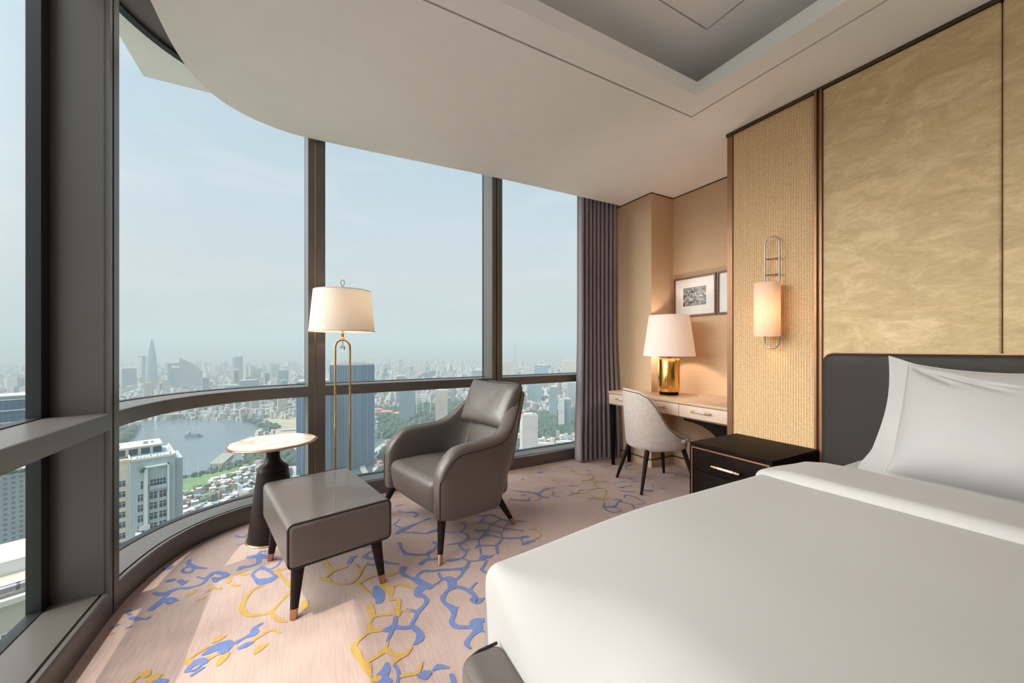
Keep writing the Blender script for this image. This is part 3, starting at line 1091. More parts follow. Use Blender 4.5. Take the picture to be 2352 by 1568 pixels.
# thin shadow line where the niche walls meet the ceiling
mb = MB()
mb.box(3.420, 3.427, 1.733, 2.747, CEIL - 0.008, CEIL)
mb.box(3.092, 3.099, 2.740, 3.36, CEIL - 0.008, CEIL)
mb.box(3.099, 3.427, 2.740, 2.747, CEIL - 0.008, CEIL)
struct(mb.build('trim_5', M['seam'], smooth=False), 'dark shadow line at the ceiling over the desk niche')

# wall panels on the headboard wall
def rib_panel(y0, y1, label, name):
    ribs = int(round((y1 - y0) / 0.0150))
    rows = []
    for i in range(ribs * 6 + 1):
        y = y0 + (y1 - y0) * i / (ribs * 6)
        x = 2.769 - 0.0062 * abs(math.sin(PI * i / 6)) ** 0.8
        rows.append([(x, y, z) for z in (0.0, 0.7, 1.4, 2.1, 2.782)])
    mb = MB()
    mb.grid(rows)
    mb.add([(2.777, y0, 0), (2.777, y1, 0), (2.777, y1, 2.782), (2.777, y0, 2.782)], [(0, 1, 2, 3)])
    o = mb.build(name, M['rib'], angle=50)
    return o
p = rib_panel(1.179, 1.696, '', 'cord_wall_panel')
tag(p, 'tall ribbed gold cord wall panel behind the wall sconce', 'wall panel')
def plush_panel(y0, y1, label):
    mb = MB()
    mb.rbox(2.752, 2.776, y0, y1, 0.02, 2.780, 0.010, n=3, k=10)
    return tag(mb.build('plush_wall_panel', M['plush'], angle=60), label, 'wall panel', 'brushed gold panels over the headboard')
plush_panel(0.464, 1.139, 'wide brushed olive gold wall panel next to the ribbed panel')
plush_panel(-0.212, 0.460, 'brushed olive gold wall panel cut by the right edge')
mb = MB()
mb.box(2.755, 2.790, 1.696, 1.735, 0.0, CEIL)
mb.box(2.742, 2.790, 1.139, 1.150, 0.0, 2.786)
mb.box(2.762, 2.790, 1.150, 1.166, 0.0, 2.786)
mb.box(2.742, 2.790, 1.166, 1.179, 0.0, 2.786)
struct(mb.build('trim_6', M['bronze'], smooth=False), 'upright bronze trims framing the ribbed panel')
mb = MB()
mb.box(2.745, 2.790, -2.62, 1.738, 2.780, 2.800)
struct(mb.build('trim_7', M['dark_bronze'], smooth=False), 'dark bronze strip where the panels meet the ceiling')
mb = MB()
mb.box(2.762, 2.790, -2.62, -0.216, 0.0, 2.78)
struct(mb.build('trim_8', M['plush'], smooth=False), 'gold wall covering beyond the frame')

# ------------------------------------------------------------------ leg helper
def leg_mb(top, foot, r0, r1, z_f=0.0):
    mb = MB()
    mb.tube([top, foot], [r0, r1], 20)
    return mb
def splayed_leg(parent, top, foot, r0, r1, fh, m=None, fm=None, name='leg'):
    """tapered leg with an optional metal ferrule at the foot as its sub-part"""
    t, f = Vector(top), Vector(foot)
    k = fh / (t.z - f.z)
    j = f.lerp(t, k)
    rj = r1 + (r0 - r1) * k
    mb = MB()
    mb.tube([top, tuple(j)], [r0, rj], 20)
    lg = mb.build(name, m or M['darkwood'], parent)
    if fh > 0:
        mb = MB()
        mb.tube([tuple(j), tuple(f)], [rj + 0.0008, r1 + 0.0008], 20)
        mb.build('ferrule', fm or M['copper'], lg)
    return lg

# ------------------------------------------------------------------ armchair
def armchair():
    t = thing('armchair', 'taupe leather armchair with head cushion, set before the window', 'armchair', (0.930, 2.576, 0), R(13))
    B = lambda x: sm(0.02, 0.27, x)
    def place(x, y, z, b):
        lean = interp([(0.19, -0.115), (0.30, -0.055), (0.45, 0.0), (0.60, 0.045), (0.95, 0.150)], z) * b
        nar = 1 - b * interp([(0.2, 0.06), (0.5, 0.0), (0.65, 0.03), (0.95, 0.20)], z)
        return (x + lean, y * nar, z)
    # centre line of the shell seen from above, from the near arm round the back to the far arm
    half = []
    for x in (-0.352, -0.347, -0.335, -0.315, -0.285, -0.25, -0.225, -0.20, -0.16, -0.10, -0.04, 0.02):
        half.append((x, -0.352, (0, -1), 0))
    for i in range(0, 13):
        a = R(90) * i / 12
        half.append((0.07 + 0.235 * math.sin(a), -0.352 + 0.22 * (1 - math.cos(a)), (math.sin(a), -math.cos(a)), 90 * i / 12))
    half += [(0.305, -0.09, (1, 0), 90), (0.305, -0.045, (1, 0), 90)]
    full = half + [(0.305, 0.0, (1, 0), 90)] + [(x, -y, (n[0], -n[1]), a) for x, y, n, a in reversed(half)]
    def height(x, a):
        h = interp([(-0.352, 0.460), (-0.347, 0.482), (-0.335, 0.512), (-0.315, 0.543), (-0.285, 0.577), (-0.25, 0.606), (-0.225, 0.618), (-0.20, 0.623), (-0.16, 0.626), (-0.04, 0.630), (0.07, 0.638)], x)
        if a > 0:
            h = interp([(0, 0.638), (12, 0.660), (24, 0.715), (35, 0.80), (46, 0.895), (56, 0.938), (68, 0.950), (90, 0.950)], a)
        return h
    def base_z(x, a):
        return interp([(-0.352, 0.225), (-0.25, 0.200), (0.1, 0.185), (0.30, 0.185)], x)
    rows, pipe, seam = [], [], []
    N = len(full)
    for i, (x, y, n, a) in enumerate(full):
        e = min(i, N - 1 - i)
        th = [0.050, 0.072, 0.088, 0.096, 0.100][min(e, 4)]
        th = th - 0.020 * sm(20, 60, a)
        h = height(x, a)
        z0 = base_z(x, a)
        b = B(x) if a > 0 else 0
        sec = []
        def pt(off, z):
            return place(x + n[0] * off, y + n[1] * off, z, b)
        o = th / 2
        rr = min(0.026, th * 0.32)
        top_cr = 0.008 * (1 - sm(20, 50, a))
        for off, z in [(o - .012, z0), (o, z0 + .014), (o, z0 + .10), (o, (z0 + h) / 2), (o, h - .10), (o, h - rr), (o - rr * .3, h - rr * .3), (o - rr, h), (0, h + top_cr), (-o + rr, h), (-o + rr * .3, h - rr * .3), (-o, h - rr), (-o, h - .10), (-o, (z0 + h) / 2), (-o, z0 + .10), (-o, z0)]:
            sec.append(pt(off, z))
        rows.append(sec)
        pipe.append(pt(o + .0015, h - rr * 0.75 - 0.024 * (1 - sm(10, 45, a))))
    mb = MB()
    mb.grid(rows, closed=True)
    n = len(rows[0])
    k = len(mb.v)
    mb.f += [tuple(reversed(range(n))), tuple(range(k - n, k))]
    mb.m += [0, 0]
    shell = mb.build('shell', M['leather'], t, angle=60)
    # dark piping that runs up each front edge and along the outer rim
    def front(side):
        x, y = -0.3535, -0.352 - 0.036
        return [(x + 0.004, y * side, z) for z in (0.235, 0.28, 0.33, 0.38, 0.41)]
    mb = MB()
    mb.tube(catmull(front(1) + pipe[1:-1] + list(reversed([(p[0], -p[1], p[2]) for p in front(1)])), 2), 0.0035, 6)
    mb.build('piping', M['piping'], shell)
    # seat
    mb = MB()
    def seat(w):
        cx_ = w.x
        crown = 0.022 * (1 - (w.y / 0.31) ** 2) * sm(-0.36, -0.1, cx_)
        slope = -0.020 * sm(-0.25, 0.25, cx_)
        zt = sm(0.25, 0.42, w.z)
        return (w.x - 0.008 * (1 - (w.y / .31) ** 2) + 0.022 * (1 - sm(0.2, 0.36, w.z)) * (1 - sm(-0.33, -0.2, w.x)), w.y, w.z + zt * (crown + slope))
    mb.rbox(-0.350, 0.26, -0.305, 0.305, 0.205, 0.425, 0.048, n=5, k=10, fn=seat)
    mb.build('seat', M['leather'], t, angle=80)
    mb = MB()
    mb.rbox(-0.30, 0.18, -0.32, 0.32, 0.198, 0.24, 0.012, n=2, k=2)
    mb.build('underframe', M['darkwood'], t)
    # inner back pad rising from the seat to the head cushion
    mb = MB()
    def back(w):
        u = (w.z - 0.40) / 0.5
        return (w.x + 0.030 + 0.150 * u - 0.012 * (1 - (w.y / .27) ** 2), w.y * (1 - 0.10 * u), w.z)
    mb.rbox(0.200, 0.285, -0.285, 0.285, 0.38, 0.90, 0.03, n=4, k=8, fn=back)
    mb.build('backrest', M['leather'], t, angle=80)
    # head cushion with pinched corners
    mb = MB()
    W2, H2, T2 = 0.288, 0.172, 0.060
    nu, nv = 34, 22
    def cush(u, v, sgn):
        e = max(0.0, (1 - abs(u) ** 3.2)) ** 0.5 * max(0.0, (1 - abs(v) ** 3.2)) ** 0.5
        pin = 1 - 0.045 * (1 - v * v) * abs(u) ** 3
        pin2 = 1 - 0.05 * (1 - u * u) * abs(v) ** 3
        wr = 0.0035 * math.sin(u * 30 + 3 * v) * sm(0.55, 0.95, abs(u)) * (1 - v * v) + 0.0008 * math.sin(9 * u - 10 * v)
        x = -sgn * (T2 * (e ** 0.85)) + (wr * e if sgn > 0 else 0)
        return Vector((x, u * W2 * pin, v * H2 * pin2))
    tilt = Matrix.Rotation(R(23), 3, 'Y')
    cpos = Vector((0.300, -0.014, 0.802))
    for sgn in (1, -1):
        mb.grid([[tuple(cpos + tilt @ cush(-1 + 2 * i / nu, -1 + 2 * j / nv, sgn)) for i in range(nu + 1)] for j in range(nv + 1)])
    hc = mb.build('head_cushion', M['leather'], t, angle=180)
    mb = MB()
    loop = [(-1 + 2 * i / 20, -1) for i in range(20)] + [(1, -1 + 2 * i / 12) for i in range(12)] + [(1 - 2 * i / 20, 1) for i in range(20)] + [(-1, 1 - 2 * i / 12) for i in range(12)]
    mb.tube([tuple(cpos + tilt @ cush(u, v, 1)) for u, v in loop], 0.0035, 6, closed=True)
    mb.build('piping', M['piping'], hc)
    splayed_leg(t, (-0.305, -0.335, 0.215), (-0.372, -0.425, 0), 0.026, 0.0125, 0.045)
    splayed_leg(t, (-0.305, 0.335, 0.215), (-0.372, 0.425, 0), 0.026, 0.0125, 0.045)
    splayed_leg(t, (0.165, -0.275, 0.20), (0.274, -0.330, 0), 0.026, 0.0125, 0.045)
    splayed_leg(t, (0.165, 0.275, 0.20), (0.274, 0.330, 0), 0.026, 0.0125, 0.045)
    return t
armchair()

# ------------------------------------------------------------------ ottoman
def ottoman():
    t = thing('ottoman', 'taupe leather footstool with dark tapered legs in front of the armchair', 'footstool', (0.087, 2.326, 0), R(12))
    mb = MB()
    hx, hy = 0.236, 0.355
    def crown(w):
        return (w.x, w.y, w.z + 0.008 * (1 - (w.x / hx) ** 2) * (1 - (w.y / hy) ** 2) * sm(0.3, 0.44, w.z))
    mb.rbox(-hx, hx, -hy, hy, 0.238, 0.440, 0.026, n=5, k=8, fn=crown)
    c = mb.build('cushion', M['leather'], t, angle=80)
    for y in (-hy + 0.009, hy - 0.009):
        mb = MB()
        pts = []
        r = 0.028
        for cx_, cz, a0 in ((hx - r, 0.440 - r, 0), (-hx + r, 0.440 - r, 90), (-hx + r, 0.238 + r, 180), (hx - r, 0.238 + r, 270)):
            for i in range(7):
                a = R(a0 + 90 * i / 6)
                pts.append((cx_ + (r - 0.003) * math.cos(a), y, cz + (r - 0.003) * math.sin(a)))
            
        mb.tube(pts, 0.0038, 6, closed=True)
        mb.build('piping', M['piping'], c)
    mb = MB()
    mb.rbox(-hx + .03, hx - .03, -hy + .03, hy - .03, 0.222, 0.25, 0.006, n=2, k=1)
    mb.build('underframe', M['darkwood'], t)
    for sx in (-1, 1):
        for sy in (-1, 1):
            splayed_leg(t, (sx * 0.178, sy * 0.280, 0.238), (sx * 0.205, sy * 0.312, 0), 0.030, 0.0140, 0.045)
    return t
ottoman()

# ------------------------------------------------------------------ side table
def side_table():
    t = thing('side_table', 'round pedestal side table with uneven cream stone top by the curved window', 'side table', (-0.185, 2.905, 0))
    mb = MB()
    mb.lathe([(0.0, 0.0), (0.146, 0.0), (0.150, 0.004), (0.146, 0.010), (0.0, 0.010)], 56)
    mb.build('base_ring', M['brass'], t)
    mb = MB()
    mb.lathe([(0.0, 0.010), (0.138, 0.010), (0.140, 0.016), (0.137, 0.03), (0.118, 0.18), (0.100, 0.33), (0.0885, 0.425), (0.0860, 0.447), (0.080, 0.456), (0.064, 0.468), (0.048, 0.486), (0.040, 0.508),
              (0.0375, 0.535), (0.040, 0.560), (0.046, 0.582), (0.050, 0.590), (0.0, 0.590)], 56)
    mb.build('pedestal', M['darkwood'], t, angle=50)
    def edge(a):
        return 1 + 0.030 * math.sin(2 * a + 0.6) + 0.020 * math.sin(3 * a + 2.1) + 0.013 * math.sin(7 * a) + 0.007 * math.sin(13 * a + 1)
    def fn(p, a, r):
        k = 1 + (edge(a) - 1) * (r / 0.25) ** 2
        return (p[0] * k, p[1] * k, p[2])
    mb = MB()
    mb.lathe([(0.0, 0.616), (0.14, 0.616), (0.222, 0.6165), (0.236, 0.6155)], 96, fn=fn, cap=False)
    mb.lathe([(0.0, 0.5905), (0.20, 0.5915), (0.222, 0.598), (0.238, 0.608)], 96, fn=fn, cap=False)
    tp = mb.build('tabletop', M['marble'], t, angle=60)
    mb = MB()
    mb.lathe([(0.2355, 0.6158), (0.243, 0.6145), (0.2475, 0.610), (0.246, 0.606), (0.237, 0.6075)], 96, fn=fn, cap=False)
    mb.build('metal_rim', M['copper'], tp)
    return t
side_table()

# ------------------------------------------------------------------ floor lamp
def floor_lamp():
    t = thing('floor_lamp', 'brass floor lamp with cream drum shade and looped stem', 'floor lamp', (0.235, 3.0, 0), -YAW + R(24))
    mb = MB()
    mb.lathe([(0.0, 0.0), (0.128, 0.0), (0.130, 0.006), (0.126, 0.016), (0.05, 0.021), (0.0, 0.021)], 56)
    mb.build('base', M['brass'], t)
    mb = MB()
    pts = [(-0.0485, 0, 0.018), (-0.0485, 0, 0.5), (-0.0485, 0, 0.9), (-0.0485, 0, 1.215)]
    for i in range(1, 16):
        a = PI - PI * i / 16
        pts.append((0.0485 * math.cos(a), 0, 1.222 + 0.0545 * math.sin(a)))
    pts += [(0.0485, 0, 1.215), (0.0485, 0, 0.9), (0.0485, 0, 0.5), (0.0485, 0, 0.018)]
    mb.tube(pts, 0.0078, 14)
    mb.build('looped_stem', M['brass'], t)
    mb = MB()
    mb.lathe([(0.0, 1.276), (0.013, 1.276), (0.010, 1.283), (0.014, 1.288), (0.009, 1.294), (0.009, 1.318), (0.010, 1.32), (0.009, 1.324), (0.009, 1.36), (0.006, 1.37), (0.006, 1.64), (0.0, 1.64)], 20)
    mb.build('neck', M['brass'], t)
    mb = MB()
    rows = [(0.0 + 0.0215 * math.sin(PI * i / 14), 1.213 - 0.0215 * math.cos(PI * i / 14)) for i in range(15)]
    mb.lathe([(max(r, 0.0001), z) for r, z in rows], 24, cap=False)
    cb = mb.build('crystal_ball', M['crystal'], t)
    mb = MB()
    mb.tube([(0, 0, 1.234), (0, 0, 1.272)], 0.003, 8)
    mb.build('hanger', M['brass'], cb)
    mb = MB()
    prof = [(0.219, 1.333), (0.1905, 1.628)]
    mb.lathe([(0.219, 1.333), (0.2048, 1.48), (0.1905, 1.628), (0.1885, 1.628), (0.2028, 1.48), (0.217, 1.333), (0.219, 1.333)], 72, cap=False)
    sh = mb.build('shade', M['shade'], t, angle=60)
    for r, z in ((0.2185, 1.336), (0.1903, 1.626)):
        mb = MB()
        mb.tube([(r * math.cos(2 * PI * k / 48), r * math.sin(2 * PI * k / 48), z) for k in range(48)], 0.0024, 6, closed=True)
        mb.build('shade_edging', M['bone'], sh)
    mb = MB()
    for k in range(3):
        a = 2 * PI * k / 3
        mb.tube([(0.006 * math.cos(a), 0.006 * math.sin(a), 1.615), (0.188 * math.cos(a), 0.188 * math.sin(a), 1.615)], 0.0018, 6)
    mb.build('spider', M['brass'], sh)
    mb = MB()
    mb.lathe([(0.0, 1.628), (0.005, 1.628), (0.004, 1.638), (0.007, 1.644), (0.0085, 1.650), (0.004, 1.656), (0.0, 1.658)], 16)
    lp = [(0.0, 0, 1.656), (-0.008, 0, 1.672), (-0.0125, 0, 1.688), (-0.0095, 0, 1.700), (0, 0, 1.705), (0.0095, 0, 1.700), (0.0125, 0, 1.688), (0.008, 0, 1.672), (0, 0, 1.656)]
    mb.tube(catmull(lp, 4), 0.0020, 8)
    mb.build('finial', M['dark_bronze'], t)
    b = light('floor_lamp_bulb', 'POINT', (0.235, 3.0, 1.49), 4.0, (1.0, 0.80, 0.60), shadow_soft_size=0.035)
    return t
floor_lamp()

# ------------------------------------------------------------------ curtain
def curtain():
    nf = 9
    def skin(off):
        rows = []
        for j in range(15):
            z = 0.012 + (2.90 - 0.012) * j / 14
            fl = 1 - sm(0, 1.5, z)
            row = []
            for i in range(nf * 16 + 1):
                u = i / (nf * 16)
                wob = 0.35 * math.sin(5.1 * u + 0.7) + 0.15 * math.sin(11 * u + z * 0.5)
                ph = 2 * PI * nf * (u + 0.012 * wob)
                x = 2.585 + fl * -0.045 + (0.495 + fl * 0.035) * u + 0.008 * math.sin(2 * ph)
                amp = 0.034 + 0.008 * math.sin(7 * u + 1) + 0.006 * fl
                y = 3.262 - 0.015 * u - 0.075 * fl * (0.3 + 0.7 * u) + amp * math.cos(ph) * (1 if math.cos(ph) > 0 else 0.9)
                row.append((x, y + off, z))
            rows.append(row)
        return rows
    mb = MB()
    mb.grid(skin(0))
    mb.grid(skin(0.003))
    o = mb.build('curtain', M['curtain'], angle=180)
    tag(o, 'floor-length aubergine grey curtain gathered at the window end', 'curtain')
curtain()

def blocking_curtain():  # added out of view, keeps daylight from coming in behind the camera
    """unseen curtain added over the rear window bays to block their light"""
    rows = []
    nf = 30
    for z in (0.012, 1.0, 2.0, 2.9):
        rows.append([(-0.70 + 0.032 * math.cos(2 * PI * nf * i / (nf * 10)) + 0.006 * math.sin(i * 0.37), -2.58 + 2.75 * i / (nf * 10), z) for i in range(nf * 10 + 1)])
    mb = MB()
    mb.grid(rows)
    mb.grid([[(p[0] + 0.003, p[1], p[2]) for p in r] for r in rows])
    tag(mb.build('curtain', M['curtain'], angle=180), 'added unseen aubergine grey curtain blocking light from the rear window', 'curtain')
blocking_curtain()

# ------------------------------------------------------------------ bar handle used on desk and nightstand
def handle(parent, x, y0, y1, z, grip='bone', name='handle'):
    """short bar held off the front on two posts, wrapped grip with metal ends"""
    mb = MB()
    L = y1 - y0
    mb.tube([(x - 0.022, y0 + 0.018, z), (x - 0.022, y1 - 0.018, z)], 0.0075, 14)
    h = mb.build(name, M[grip], parent)
    for a, b in ((y0, y0 + 0.020), (y1 - 0.020, y1)):
        mb = MB()
        mb.tube([(x - 0.022, a, z), (x - 0.022, b, z)], 0.0088, 14)
        mb.build('end_cap', M['brass'], h)
    for c in (y0 + 0.032, y1 - 0.032):
        mb = MB()
        mb.tube([(x - 0.022, c - 0.006, z), (x - 0.022, c + 0.006, z)], 0.0092, 14)
        mb.tube([(x - 0.022, c, z), (x + 0.002, c, z)], 0.0055, 10)
        mb.build('post', M['brass'], h)
    return h

# ------------------------------------------------------------------ writing desk
def desk():
    t = thing('writing_desk', 'pale veneer writing desk with blush drawer fronts fitted in the wall niche', 'desk', (2.79, 1.745, 0))
    X = lambda x: x - 2.79
    Y = lambda y: y - 1.745
    out = [(2.79, 1.745), (3.425, 1.745), (3.425, 2.733), (3.085, 2.733), (3.085, 3.04), (2.79, 3.04)]
    loc = [(X(x), Y(y)) for x, y in out]
    mb = MB()
    mb.prism(loc, 0.742, 0.767)
    mb.build('desktop', M['desk_wood'], t, smooth=False)
    mb = MB()
    inn = [(X(2.802), Y(1.757)), (X(3.415), Y(1.757)), (X(3.415), Y(2.72)), (X(3.075), Y(2.72)), (X(3.075), Y(3.036)), (X(2.802), Y(3.036))]
    mb.prism(inn, 0.636, 0.742)
    mb.build('carcase', M['desk_wood'], t, smooth=False)
    mb = MB()
    mb.box(X(2.786), X(2.790), Y(1.745), Y(3.04), 0.741, 0.746)
    mb.box(X(2.786), X(2.802), Y(1.745), Y(3.04), 0.630, 0.637)
    mb.box(X(2.786), X(2.802), Y(1.745), Y(1.752), 0.637, 0.742)
    mb.box(X(2.786), X(2.802), Y(3.034), Y(3.04), 0.637, 0.742)
    mb.build('metal_edging', M['bronze'], t, smooth=False)
    for y0, y1 in ((1.755, 2.177), (2.181, 2.603), (2.607, 3.031)):
        mb = MB()
        mb.rbox(X(2.788), X(2.803), Y(y0), Y(y1), 0.639, 0.740, 0.002, n=1, k=1)
        d = mb.build('drawer', M['drawer_face'], t)
        c = (Y(y0) + Y(y1)) / 2
        handle(d, X(2.788), c - 0.082, c + 0.082, 0.699)
    # black understructure: leg at the far end, arched bracket towards the near end
    mb = MB()
    pr = [(1.760, 0.630), (2.155, 0.630), (2.150, 0.606), (2.06, 0.600), (1.98, 0.584), (1.91, 0.555), (1.86, 0.520), (1.825, 0.470), (1.808, 0.40), (1.802, 0.0), (1.760, 0.0)]
    n = len(pr)
    vs = [(X(2.815), Y(y), z) for y, z in pr] + [(X(2.855), Y(y), z) for y, z in pr]
    mb.add(vs, [tuple(range(n)), tuple(reversed(range(n, 2 * n)))] + [(i, (i + 1) % n, n + (i + 1) % n, n + i) for i in range(n)])
    mb.build('arched_bracket', M['blackwood'], t, smooth=False)
    for x, y in ((2.825, 3.005), (3.05, 3.005)):
        mb = MB()
        mb.tube([(X(x), Y(y), 0.634), (X(x), Y(y) , 0.0)], [0.027, 0.017], 20)
        mb.build('leg', M['blackwood'], t)
    return t
desk()

# ------------------------------------------------------------------ desk lamp
def desk_lamp():
    lx, ly = 3.085, 2.522
    t = thing('table_lamp', 'gold fluted table lamp with white tapered shade standing on the desk', 'table lamp', (lx, ly, 0.767))
    mb = MB()
    mb.lathe([(0.0, 0.0), (0.084, 0.0), (0.086, 0.004), (0.086, 0.032), (0.0, 0.032)], 48)
    mb.build('foot', M['blackwood'], t, angle=40)
    mb = MB()
    def flute(p, a, r):
        f = abs(((a * 10 / (2 * PI)) % 1) * 2 - 1)
        k = 1 - 0.11 * (1 - f ** 2.2) if r > 0.05 else 1
        return (p[0] * k, p[1] * k, p[2])
    mb.lathe([(0.0, 0.032), (0.100, 0.032), (0.101, 0.036), (0.101, 0.346), (0.099, 0.350), (0.0, 0.350)], 160, fn=flute)
    mb.build('fluted_body', M['gold'], t, angle=50)
    mb = MB()
    mb.lathe([(0.0, 0.350), (0.016, 0.350), (0.016, 0.380), (0.009, 0.385), (0.009, 0.50), (0.0, 0.50)], 20)
    mb.tube([(0.0, 0.0, 0.50), (0.0, 0.0, 0.70)], 0.003, 8)
    mb.build('neck', M['dark_bronze'], t)
    mb = MB()
    mb.lathe([(0.236, 0.372), (0.209, 0.567), (0.182, 0.762), (0.180, 0.762), (0.207, 0.567), (0.234, 0.372), (0.236, 0.372)], 72, cap=False)
    s = mb.build('shade', M['shade_white'], t, angle=60)
    mb = MB()
    for k in range(3):
        a = 2 * PI * k / 3 + 0.4
        mb.tube([(0.0, 0.0, 0.70), (0.185 * math.cos(a), 0.185 * math.sin(a), 0.748)], 0.0018, 6)
    mb.build('spider', M['dark_bronze'], s)
    light('table_lamp_bulb', 'POINT', (lx, ly, 0.767 + 0.55), 10.0, (1.0, 0.80, 0.63), shadow_soft_size=0.035)
desk_lamp()

# ------------------------------------------------------------------ desk chair
def desk_chair():
    t = thing('desk_chair', 'oatmeal velvet tub chair with dark legs tucked at the writing desk', 'chair', (2.76, 2.403, 0), R(-17.5))
    def hgt(f):
        return interp([(0, 0.858), (30, 0.850), (48, 0.815), (62, 0.745), (74, 0.650), (86, 0.560), (98, 0.500), (112, 0.468), (128, 0.455)], abs(f))
    rows, rim = [], []
    F = [-128 + 4 * i for i in range(65)]
    for f in F:
        a = R(f)
        c, s = math.cos(a), math.sin(a)
        h = hgt(f)
        def pt(k, z):
            sc = interp([(0.335, 0.86), (0.36, 0.93), (0.42, 0.965), (0.60, 1.0), (0.86, 1.055)], z)
            bx = -0.262 * (abs(c) ** 0.86) * (1 if c > 0 else -1) * sc
            by = 0.252 * (abs(s) ** 0.86) * (1 if s > 0 else -1) * sc
            L = math.hypot(bx, by)
            q = (L - k) / L
            return (bx * q, by * q, z)
        th = 0.034
        z0 = 0.335
        sec = [pt(0.03, z0), pt(0, z0 + .012), pt(0, z0 + .05), pt(0, (z0 + h) / 2), pt(0, h - 0.05), pt(0, h - 0.012), pt(0.006, h - .003), pt(th / 2, h), pt(th - .006, h - .003), pt(th, h - 0.012), pt(th, (z0 + h) / 2), pt(th, z0 + .03), pt(th + .01, z0)]
        rows.append(sec)
        rim.append(pt(-0.001, h - 0.018))
    mb = MB()
    mb.grid(rows, closed=True)
    n = len(rows[0])
    k = len(mb.v)
    mb.f += [tuple(reversed(range(n))), tuple(range(k - n, k))]
    mb.m += [0, 0]
    sh = mb.build('backrest', M['chair_fabric'], t, angle=70)
    mb = MB()
    mb.tube([(rim[0][0], rim[0][1], 0.345)] + rim + [(rim[-1][0], rim[-1][1], 0.345)], 0.0036, 6)
    mb.build('piping', mat('brown_piping', (0.10, 0.065, 0.05), 0.6), sh)
    mb = MB()
    def sq(p, a, r):
        c, s = math.cos(a), math.sin(a)
        q = 0.82
        return (r * (abs(c) ** q) * (1 if c > 0 else -1) + (0.02 if c > 0 else 0) * r / 0.24, r * 0.97 * (abs(s) ** q) * (1 if s > 0 else -1), p[2])
    mb.lathe([(0.0, 0.345), (0.215, 0.345), (0.235, 0.36), (0.24, 0.408), (0.0, 0.408)], 64, fn=sq)
    mb.build('seat_base', M['chair_fabric'], t, angle=50)
    mb = MB()
    mb.lathe([(0.0, 0.408), (0.236, 0.408), (0.256, 0.413), (0.262, 0.426), (0.254, 0.440), (0.22, 0.453), (0.15, 0.462), (0.0, 0.466)], 64, fn=lambda p, a, r: sq((p[0], p[1], p[2]), a, r * (0.88 if math.cos(a) < 0.2 else 1.0) if r > .2 else r * .9))
    mb.build('seat', M['chair_fabric'], t, angle=70)
    for x0, y0, x1, y1 in ((-0.165, 0.150, -0.262, 0.220), (-0.165, -0.150, -0.262, -0.220), (0.165, 0.160, 0.245, 0.250), (0.165, -0.160, 0.245, -0.250)):
        splayed_leg(t, (x0, y0, 0.352), (x1, y1, 0), 0.0215, 0.0115, 0.0)
desk_chair()

# ------------------------------------------------------------------ framed pictures
def picture(y0, y1, z0, z1, label, seed):
    t = thing('framed_print', label, 'framed picture', (3.4265, (y0 + y1) / 2, z0), 0, 'framed prints over the desk')
    w, h = (y1 - y0) / 2, z1 - z0
    f = 0.017
    mb = MB()
    for a, b, c, d in ((-w, w, 0, f), (-w, w, h - f, h), (-w, -w + f, f, h - f), (w - f, w, f, h - f)):
        mb.box(-0.026, 0.0, a, b, c, d)
    mb.build('frame', M['frame_wood'], t, smooth=False)
    mb = MB()
    iw, ih = 0.127, 0.0925
    mb.box(-0.012, -0.001, -w + f, w - f, f, h - f)
    mt = mb.build('mount', M['mount'], t, smooth=False)
    mb = MB()
    mb.box(-0.0128, -0.0118, -iw, iw, h / 2 - ih, h / 2 + ih)
    mb.build('print', M['print'], mt, smooth=False)
picture(2.253, 2.722, 1.533, 1.932, 'walnut framed black and white print hanging left, above the table lamp', 0)
picture(1.775, 2.244, 1.533, 1.932, 'walnut framed print half hidden by the bronze trim, beside the other print', 3.3)

# ------------------------------------------------------------------ wall sconce
def sconce():
    t = thing('wall_sconce', 'lit wall sconce with cylinder shade on polished nickel loop', 'wall lamp', (2.765, 1.400, 1.215))
    X = -0.058
    mb = MB()
    r, top = 0.0445, 0.738
    pts = [(X, -r, 0.05 + (top - 0.1) * i / 6) for i in range(7)]
    pts += [(X, -r * math.cos(R(15 * i)), top - r + r * math.sin(R(15 * i))) for i in range(1, 12)]
    pts += [(X, r, top - 0.05 - (top - 0.1) * i / 6) for i in range(7)]
    pts += [(X, r * math.cos(R(15 * i)), r - r * math.sin(R(15 * i))) for i in range(1, 12)]
    mb.tube(pts, 0.0048, 12, closed=True)
    lp = mb.build('loop', M['chrome'], t)
    for z in (0.490, 0.597):
        mb = MB()
        mb.tube([(X + 0.040 * math.sin(R(15 * i)), -r * math.cos(R(15 * i)), z) for i in range(13)], 0.0042, 10)
        mb.tube([(X + 0.04, 0, z), (0.0, 0, z)], 0.0042, 10)
        mb.build('bracket', M['chrome'], lp)
    mb = MB()
    mb.rbox(-0.028, 0.0, -0.022, 0.022, 0.172, 0.316, 0.004, n=2, k=1)
    mb.tube([(-0.02, 0, 0.244), (-0.075, 0, 0.244)], 0.008, 12)
    mb.build('wall_plate', M['dark_bronze'], t)
    mb = MB()
    cx_ = -0.115
    mb.lathe([(0.073, 0.078), (0.0735, 0.25), (0.073, 0.427), (0.0712, 0.427), (0.0717, 0.25), (0.0712, 0.078), (0.073, 0.078)], 56, c=(cx_, 0), cap=False)
    mb.build('shade', M['shade_glow'], t, angle=60)
    light('wall_sconce_bulb', 'POINT', (2.765 + cx_, 1.400, 1.215 + 0.235), 2.6, (1.0, 0.68, 0.40), shadow_soft_size=0.03)
sconce()

